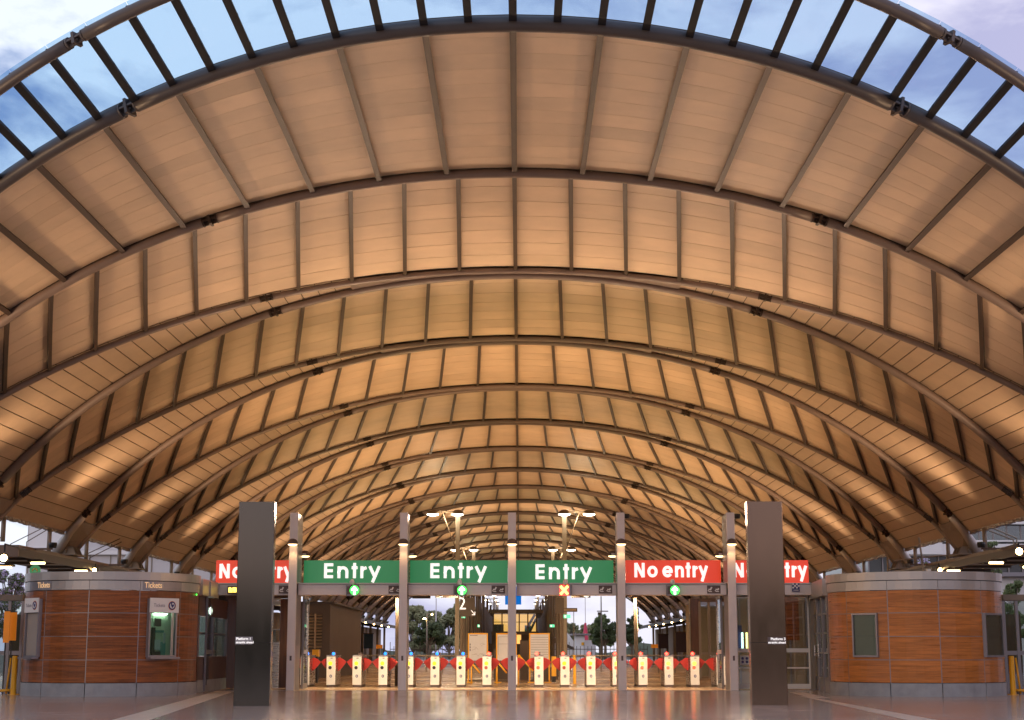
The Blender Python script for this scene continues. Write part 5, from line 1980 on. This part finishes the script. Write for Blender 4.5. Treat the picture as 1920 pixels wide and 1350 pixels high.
# yellow barrier rails by the boards
for q, (pa, pb, y0_, y1_, lab) in enumerate(((884, 900, 1243, 1262, 'sloping yellow bar in front of the first map board'), (932, 950, 1240, 1262, 'sloping yellow bar left of the middle post'),
                                            (972, 1000, 1228, 1258, 'long sloping yellow handrail right of the middle post'))):
    Y = 57.5
    t = thing('yellow_rail', lab, 'rail', (X(pa, Y), Y, 0), 'yellow rails around the boards')
    MB().tube([at(pa, y0_, Y), at(pb, y1_, Y)], 0.03, 8).build('bar', M['yellow'], t, True)
    MB().tube([at(pa, y0_, Y), (X(pa, Y), Y, 0)], 0.022, 8).build('upright', M['yellow'], t, True)
t = thing('yellow_bollard', 'yellow bollard standing alone behind the gates under the red cross', 'bollard', (X(1077, 58), 58, 0), 'yellow posts inside the concourse')
MB().lathe((X(1077, 58), 58, 0), [(0.09, 0), (0.09, 0.012), (0.055, 0.014), (0.055, 0.98), (0.04, 1.0)], 14).build('post', M['yellow'], t)
t = thing('yellow_cleaning_trolley', 'yellow bin unit standing right of the timetable board', 'bin', (X(1038, 59), 59, 0))
MB().bbox(X(1034, 59), X(1043, 59), 59, 59.3, 0.25, 0.95, 0.03).build('tub', M['yellow'], t)
MB().box(X(1035, 59), X(1042, 59), 59.05, 59.25, 0.05, 0.24).build('base', M['black'], t)
MB().box(X(1033.5, 59), X(1043.5, 59), 58.98, 59.32, 0.955, 0.99).build('lid', M['brownroof'], t)
# escalator housing behind boards
es = thing('escalator_housing', 'brown metal escalator housing behind the information boards', 'escalator', (X(975, 66), 66, 0))
MB().bbox(X(975, 66), X(991, 66), 66, 70, 0, Z(1201, 66), 0.03).build('side_panel', M['mast_brown'], es)
MB().bbox(X(925, 66), X(972, 66), 67, 70, 0, Z(1217, 66), 0.03).build('side_panel', M['brownroof'], es)
MB().box(X(1001, 66), X(1048, 66), 67, 70, 0, 0.5).build('side_panel', M['brownroof'], es)
MB().tube([at(975, 1202, 66.5), at(992, 1202, 66.5), at(1000, 1230, 66.5)], 0.05, 8).build('handrail', M['black'], es, True)

# ---- lit island building
Y = 150.0
ib = thing('island_building', 'amber-lit glass island building with dark brown frame seen between the mast rows', 'building', (X(965, Y), Y, 0))
xa, xb = X(925, Y), X(1006, Y)
za, zb_ = Z(1184, Y), Z(1150, Y)
MB().box(xa - 0.4, xb + 0.6, Y - 0.6, Y + 20, zb_, Z(1143, Y)).build('roof', M['brownroof'], ib)
MB().box(xa - 0.2, xb + 0.2, Y - 0.2, Y + 20, za - 0.3, za).build('floor_band', M['brownroof'], ib)
MB().box(xa, xb, Y + 4, Y + 4.2, za, zb_).build('rear_wall', M['amber'], ib)
MB().box(xa - 0.2, xb + 0.2, Y + 0.5, Y + 10, 0, za - 0.3).build('lower_wall', M['brownroof'], ib)
MB().box(X(967, Y), X(977, Y), Y + 0.4, Y + 0.5, Z(1207, Y), Z(1189, Y)).build('lit_doorway', M['amber'], ib)
for q in range(6):
    xx = xa + (xb - xa) * q / 5
    MB().box(xx - 0.06, xx + 0.06, Y, Y + 0.12, za, zb_).build('mullion', M['brownroof'], ib)
    if q < 5:
        MB().box(xx + 0.07, xx + (xb - xa) / 5 - 0.07, Y + 0.04, Y + 0.06, za, zb_).build('pane', M['glass'], ib)
MB().box(xa, xb, Y - 0.02, Y - 0.005, (za + zb_) / 2, (za + zb_) / 2 + 0.06).build('transom', M['brownroof'], ib)
for (pa, pb, y0_, y1_) in ((924, 944, 1170, 1184), (984, 996, 1172, 1184)):
    MB().box(X(pa, Y), X(pb, Y), Y + 1.5, Y + 1.7, Z(y1_, Y), Z(y0_, Y)).build('counter', M['teal'] if pa > 950 else M['brownroof'], ib)
for (p0, p1) in (((988, 1178), (1003, 1152)), ((994, 1184), (1005, 1160))):
    MB().tube([at(*p0, Y + 1), at(*p1, Y + 1)], 0.12, 6).build('raking_strut', M['brownroof'], ib)
# side fin columns of island canopy
for sg, side in ((-1, 'left'), (1, 'right')):
    for q in range(9):
        Yc = 113 + q * 13.3
        x = -3.93 if sg < 0 else 3.05
        t = thing('canopy_column', '%s slim brown column standing in line with the %s mast row, counting away' % (ORD[q], side), 'column', (x, Yc, 0), 'slim brown columns beside the mast rows')
        MB().box(x - 0.10, x + 0.10, Yc - 0.15, Yc + 0.15, 0.02, 7.6 - 0.2 * q).build('shaft', M['mast_brown'], t)
        MB().box(x - 0.2, x + 0.2, Yc - 0.25, Yc + 0.25, 0, 0.019).build('base', M['brownroof'], t)
    cb = thing('island_canopy_screen', 'brown slatted screen running behind the %s mast row' % side, 'screen', (sg * 3.4, 120, 0), 'slatted screens along the island platform')
    for q in range(16):
        Yc = 118 + q * 7
        x = -3.62 if sg < 0 else 2.75
        MB().box(x - 0.05, x + 0.05, Yc, Yc + 2.6, 2.2, 5.9).build('slat', M['brownroof'], cb)
# ---- barrier rails beyond the gates
for q, (pa, pb, Y) in enumerate(((612, 742, 88), (768, 862, 92), (1070, 1155, 92), (1172, 1296, 88))):
    xa, xb = X(pa, Y), X(pb, Y)
    zt = 1.10 - 6.0 * Y / F
    t = thing('barrier_rail', ['steel barrier rail behind the first four gates', 'steel barrier rail between the second post and the map board', 'steel barrier rail between the yellow bollard and the fourth post', 'steel barrier rail behind the right gates'][q], 'railing', ((xa + xb) / 2, Y, 0), 'barrier rails beyond the gates')
    MB().tube([(xa, Y, zt), (xb, Y, zt)], 0.04, 8).build('top_rail', M['mast'], t, True)
    MB().tube([(xa, Y, zt - 0.45), (xb, Y, zt - 0.45)], 0.025, 8).build('mid_rail', M['mast_brown'], t, True)
    n = max(3, int((xb - xa) / 0.75))
    for w in range(n + 1):
        xx = xa + (xb - xa) * w / n
        MB().box(xx - 0.03, xx + 0.03, Y - 0.03, Y + 0.03, 0, zt).build('upright', M['mast_brown'], t)

# ================================================================ outside world
def tree(name, label, px, ytop, wpx, Y, leaf_m, n=5000, trunk=0.35, flat=0.75, group='trees beyond the station', low=None, leaf=0.4, seed=1, blossom=None):
    r_ = random.Random(seed)
    x = X(px, Y)
    zt = Z(ytop, Y)
    rw = abs(X(px + wpx / 2, Y) - X(px, Y))
    z0 = low if low is not None else zt * 0.3
    t = thing(name, label, 'tree', (x, Y, -0.35), group)
    tr = MB()
    mid = Vector((x + r_.uniform(-0.3, 0.3), Y, z0 + (zt - z0) * 0.35))
    tr.tube([(x, Y, -0.35), (x + 0.1, Y, z0), mid, (mid.x, Y, z0 + (zt - z0) * 0.8)], [trunk, trunk * 0.75, trunk * 0.5, trunk * 0.15], 8)
    clumps = []
    for q in range(30):
        a = r_.uniform(0, 2 * math.pi)
        rr = rw * math.sqrt(r_.random()) * 0.88
        h = z0 + (zt - z0) * r_.uniform(0.12, 0.9)
        k = 1 - max(0, (h - z0) / (zt - z0) - 0.5) * 0.9
        c = Vector((x + math.cos(a) * rr * k, Y + math.sin(a) * rr * k * 0.8, h))
        clumps.append((c, rw * r_.uniform(0.13, 0.34)))
        b0 = Vector((x, Y, z0 * 0.9 + r_.random() * (h - z0) * 0.4))
        tr.tube([b0, b0.lerp(c, 0.6) + Vector((0, 0, 0.2)), c], [trunk * 0.35, trunk * 0.2, 0.03], 5)
    tr.build('trunk', M['bark'], t, True)
    mb = MB()
    mb2 = MB()
    for q in range(n):
        c, rc = clumps[r_.randrange(len(clumps))]
        while True:
            v = Vector((r_.uniform(-1, 1), r_.uniform(-1, 1), r_.uniform(-1, 1)))
            if v.length < 1:
                break
        v = v.normalized() * v.length ** 0.5
        p = c + Vector((v.x * rc, v.y * rc, v.z * rc * flat))
        d = Vector((r_.gauss(0, 1), r_.gauss(0, 1), r_.gauss(0, 1))).normalized()
        e = d.orthogonal().normalized()
        s = leaf * r_.uniform(0.5, 1.2)
        tgt = mb2 if (blossom and r_.random() < 0.45) else mb
        tgt.add([p - d * s, p + e * s * 0.45, p + d * s, p - e * s * 0.45], [(0, 1, 2, 3)])
    mb.build('crown', M[leaf_m], t)
    if blossom:
        mb2.build('blossom', M[blossom], t)
    return t


tree('gum_tree', 'tall pale eucalyptus just left of the left mast, tallest tree beyond the gates', 842, 1128, 84, 330, 'leaf_gum', 11000, 0.35, seed=3, low=0.8, leaf=0.42)
tree('gum_tree', 'pale eucalyptus at the left, behind the second post', 774, 1131, 66, 345, 'leaf_gum', 9000, 0.3, seed=4, low=0.8, leaf=0.42)
tree('gum_tree', 'lower eucalyptus between the two taller pale ones', 806, 1141, 66, 340, 'leaf_gum', 9000, 0.3, seed=5, low=0.5, leaf=0.42)
tree('gum_tree', 'eucalyptus seen between the left masts', 884, 1136, 66, 335, 'leaf_gum', 9000, 0.3, seed=6, low=0.8, leaf=0.42)
tree('street_tree', 'dark rounded tree beneath the orange lamp at left', 805, 1168, 66, 250, 'leaf_dark', 6000, 0.25, seed=7, low=2.2, leaf=0.3)
tree('street_tree', 'dark rounded tree left of the fourth post', 1134, 1158, 52, 250, 'leaf_dark', 5500, 0.25, seed=8, low=2.0, leaf=0.3)
tree('street_tree', 'dark tree just right of the fourth post, below the vault', 1184, 1150, 46, 250, 'leaf_dark', 4500, 0.25, seed=9, low=2.0, leaf=0.3)
tree('gum_tree', 'pale tree rising behind the dark rounded one at right', 1125, 1150, 44, 380, 'leaf_light', 4000, 0.3, seed=10, low=2, leaf=0.5)
tree('gum_tree', 'low distant tree behind the white ramp building', 1070, 1166, 34, 420, 'leaf_gum', 3000, 0.3, seed=11, low=2, leaf=0.5)
tree('gum_tree', 'low distant tree behind the red spire', 1098, 1171, 36, 440, 'leaf_gum', 3000, 0.3, seed=12, low=2, leaf=0.5)
tree('gum_tree', 'far tree top seen left of the lit island building roof', 915, 1141, 26, 460, 'leaf_gum', 2000, 0.3, seed=13, low=4, leaf=0.5)
tree('gum_tree', 'far tree top seen right of the lit island building roof', 1000, 1138, 34, 460, 'leaf_gum', 2500, 0.3, seed=14, low=4, leaf=0.5)
tree('jacaranda', 'jacaranda with lilac blossom at the left edge above the side entrance', 12, 1060, 84, 84, 'leaf_light', 7000, 0.16, seed=15, low=1.6, leaf=0.13, blossom='blossom')
tree('garden_tree', 'leafy green tree at the right edge above the side entrance', 1905, 1074, 70, 84, 'leaf_light', 7000, 0.14, seed=16, low=1.5, leaf=0.13)
tree('roof_shrub', 'spreading shrub growing behind the right canopy before the office block', 1865, 1012, 60, 92, 'leaf_light', 2500, 0.1, seed=17, low=5.3, leaf=0.12)
tree('garden_tree', 'blossoming shrub behind the right canopy near the second arch foot', 1735, 1046, 80, 92, 'leaf_light', 3000, 0.1, seed=18, low=4.6, leaf=0.12, blossom='blossom')

# far hedge line / embankment
mb = MB()
pts = []
for q in range(61):
    xx = -160 + q * 320 / 60
    pts.append((xx, 2.2 + 1.5 * math.sin(q * 0.7) + 1.2 * math.sin(q * 1.9)))
rows = [[(a, 520, -0.35), (a, 524, b), (a, 560, -0.35)] for a, b in pts]
struct(mb.grid(rows).build('hill', M['tactile']))
# fence along track end
t = thing('palisade_fence', 'dark palisade fence running along the far end of the platforms', 'fence', (0, 240, 0))
for q in range(70):
    xx = -19 + q * 38 / 69
    MB().box(xx - 0.04, xx + 0.04, 240, 240.08, -0.3, 2.0 if q % 4 else 2.6).build('paling', M['mast_brown'], t)
MB().box(-19, 19, 240.09, 240.14, 0.4, 0.5).build('rail', M['mast_brown'], t)
MB().box(-19, 19, 240.09, 240.14, 1.5, 1.6).build('rail', M['mast_brown'], t)

# white ramp building and shed at right
Y = 280.0
t = thing('ramp_building', 'white wedge-shaped building sloping down to the right, seen right of the masts', 'building', (X(1060, Y), Y, -0.35))
zz = lambda p: Z(p, Y)
MB().xz([(X(1036, Y), -0.35), (X(1078, Y), -0.35), (X(1078, Y), zz(1205)), (X(1049, Y), zz(1166)), (X(1036, Y), zz(1160))], Y, Y + 10).build('wall', M['palewhite'], t)
MB().xz([(X(1036, Y), zz(1196)), (X(1040, Y), zz(1196)), (X(1076, Y), zz(1214)), (X(1076, Y), zz(1219)), (X(1036, Y), zz(1204))][::-1], Y - 0.2, Y - 0.1).build('ramp_shade', M['brownroof'], t)
t = thing('platform_shed', 'low white shed with thin dark roof left of the dark rounded tree', 'shed', (X(1090, Y), Y, -0.35))
MB().box(X(1076, Y), X(1093, Y), Y - 8, Y - 2, -0.35, zz(1192)).build('wall', M['palewhite'], t)
MB().box(X(1093, Y), X(1113, Y), Y - 8, Y - 2, -0.35, zz(1201)).build('wall', M['pale'], t)
MB().box(X(1069, Y), X(1104, Y), Y - 9, Y - 1, zz(1191.5), zz(1189)).build('roof', M['wframe'], t)
MB().box(X(1087, Y), X(1092, Y), Y - 8.15, Y - 8.02, zz(1210), zz(1205)).build('yellow_notice', M['yellow'], t)
t = thing('red_spire', 'slender red spire with a thin needle tip rising behind the shed', 'spire', (X(1098, 400), 400, -0.35))
MB().lathe((X(1098, 400), 400, -0.35), [(1.0, 0), (0.7, 5), (0.25, 8.6)], 10).build('cone', M['spire'], t)
MB().tube([(X(1098, 400), 400, 7.8), (X(1098, 400), 400, Z(1119, 400))], 0.09, 6).build('needle', M['pale'], t)
for (px, yt, yb_, Y, lab, m) in ((817, 1122, 1175, 260, 'thin pale flagpole with a green pennant left of the first mast', 'pale'), (1128, 1118, 1220, 230, 'thin dark light pole above the dark rounded tree', 'mast'),
                                 (800, 1150, 1222, 240, 'dark lamp post with two orange lamps at left', 'mast')):
    x = X(px, Y)
    t = thing('pole', lab, 'pole', (x, Y, -0.3))
    MB().tube([(x, Y, -0.3), (x, Y, Z(yt, Y))], [0.14, 0.08], 8).build('shaft', M[m], t, True)
    if px == 800:
        for q, (a, b) in enumerate(((796, 1160), (810, 1152))):
            c = at(a, b, Y)
            MB().tube([(x, Y, c.z + 0.1), (c.x, Y, c.z + 0.1)], 0.05, 6).build('arm', M['mast'], t)
            MB().lathe((c.x, Y, c.z), [(0.12, -0.12), (0.26 if q == 0 else 0.16, 0.0), (0.1, 0.12)], 10).build('lamp', M['flood'] if q == 0 else M['lampwarm'], t)
    if px == 817:
        MB().xz([(x + 0.1, Z(1160, Y)), (x + 0.9, Z(1178, Y)), (x + 0.4, Z(1180, Y)), (x + 0.1, Z(1148, Y) - 0.5)][::-1], Y, Y + 0.05).build('pennant', M['leaf_light'], t)
    if px == 1128:
        MB().box(x - 0.6, x + 1.0, Y - 0.05, Y + 0.05, Z(1147, Y), Z(1145, Y)).build('cross_arm', M['mast'], t)
        MB().box(x - 0.5, x - 0.1, Y - 0.1, Y + 0.1, Z(1153, Y), Z(1148, Y)).build('lamp_head', M['mast_brown'], t)

# pale building behind the left clerestory
Y = 120.0
lb = thing('pale_building', 'pale grey rendered building seen under the left eaves between the arch feet', 'building', (X(220, Y), Y, -0.35))
x0 = X(40, Y)
x1 = X(392, Y)
MB().box(x0, x1, Y, Y + 20, -0.35, Z(962, Y)).build('wall', M['pale'], lb)
MB().box(X(52, Y), x1, Y - 0.3, Y - 0.01, Z(1040, Y), Z(1032, Y)).build('string_course', M['palewhite'], lb)
for q in range(9):
    xx = x0 + (x1 - x0) * (q + 0.06) / 9
    MB().box(xx, xx + 0.08, Y - 0.06, Y - 0.01, -0.35, Z(1041, Y) - 0.02).build('downpipe', M['mast'], lb)
for q in range(5):
    xx = x0 + (x1 - x0) * q / 5
    MB().box(xx + 0.1, xx + (x1 - x0) / 5 - 0.1, Y - 0.05, Y - 0.012, Z(1031, Y), Z(968, Y)).build('wall_panel', M['palewhite'] if q == 0 else M['pale'], lb)
for q, (a, b) in enumerate((((20, 1020), (96, 982)), ((50, 1016), (104, 984)), ((160, 1040), (225, 1010)), ((168, 1046), (228, 1016)))):
    t = thing('stay_cable', '%s thin stay cable crossing the left clerestory openings' % ORD[q], 'cable', tuple(at(*a, 70)), 'thin stay cables outside the left eaves')
    MB().tube([at(*a, 70), at(*b, 70)], 0.02, 6).build('strand', M['mast_brown'], t)
    MB().tube([at(*a, 70), (at(*a, 70).x, 70, 4.93)], 0.02, 6).build('anchor', M['mast_brown'], t)
t = thing('round_emblem_sign', 'green round sign with a yellow ring on a pole above the left side entrance', 'sign', (X(58, 56), 56, 0))
MB().lathe((X(58, 56), 56, Z(1069, 56)), [(0.19, 0), (0.19, 0.04)], 20, 'y').build('disc', M['green'], t)
mb = MB()
stroke(mb, arcp(X(58, 56), Z(1072, 56), 0.09, 0.11, 10, 170, 12), 0.035, 55.94)
mb.build('ring', M['yellow'], t)
MB().tube([(X(58, 56), 56.03, 0), (X(58, 56), 56.03, Z(1069, 56))], 0.04, 8).build('pole', M['mast_brown'], t)

# office block at right
Y = 125.0
ob = thing('office_block', 'white office block with dark ribbon windows seen under the right eaves', 'building', (X(1830, Y), Y, -0.35))
x0, x1 = X(1640, Y), X(2040, Y)
MB().box(x0, x1, Y + 1.0, Y + 20, -0.35, Z(940, Y)).build('core_wall', M['officeglass'], ob)
bands = [(1088, 1076), (1042, 1020), (1016, 1013), (983, 968)]
for a, b in bands:
    MB().box(x0, x1, Y, Y + 1.0, Z(a, Y), Z(b, Y)).build('spandrel', M['palewhite'], ob)
MB().box(x0, X(1775, Y), Y - 0.3, Y, Z(1040, Y), Z(1016, Y)).build('spandrel', M['palewhite'], ob)
for q in range(16):
    xx = x0 + (x1 - x0) * q / 15
    MB().box(xx - 0.05, xx + 0.05, Y + 0.85, Y + 0.99, Z(1075, Y), Z(945, Y)).build('mullion', M['joint'], ob)
for q in range(15):
    xx = x0 + (x1 - x0) * q / 15
    MB().box(xx + 0.06, xx + (x1 - x0) / 15 - 0.06, Y + 0.9, Y + 0.94, Z(1012, Y), Z(984, Y)).build('pane', M['glass'], ob)
for q, (a, b) in enumerate((((1829, 985), (1900, 1012)), ((1845, 983), (1906, 1009)))):
    t = thing('stay_cable', '%s pale raking strut under the right eaves in front of the office block' % ('lower' if q == 0 else 'upper'), 'cable', tuple(at(*a, 66)), 'pale struts outside the right eaves')
    MB().tube([at(*a, 66), at(*b, 66)], 0.035, 6).build('strand', M['mast'], t)
    MB().tube([at(*b, 66), (at(*b, 66).x, 66, 4.93)], 0.03, 6).build('anchor', M['mast'], t)
t = thing('side_terrace', 'grey terrace roof and wall seen beyond the right edge trees', 'building', (X(1900, 100), 100, -0.35))
MB().box(X(1850, 100), X(2000, 100), 100, 110, -0.35, Z(1082, 100)).build('wall', M['pale'], t)
MB().box(X(1845, 100), X(2005, 100), 99.5, 110.5, Z(1081.5, 100), Z(1074, 100)).build('roof', M['wframe'], t)
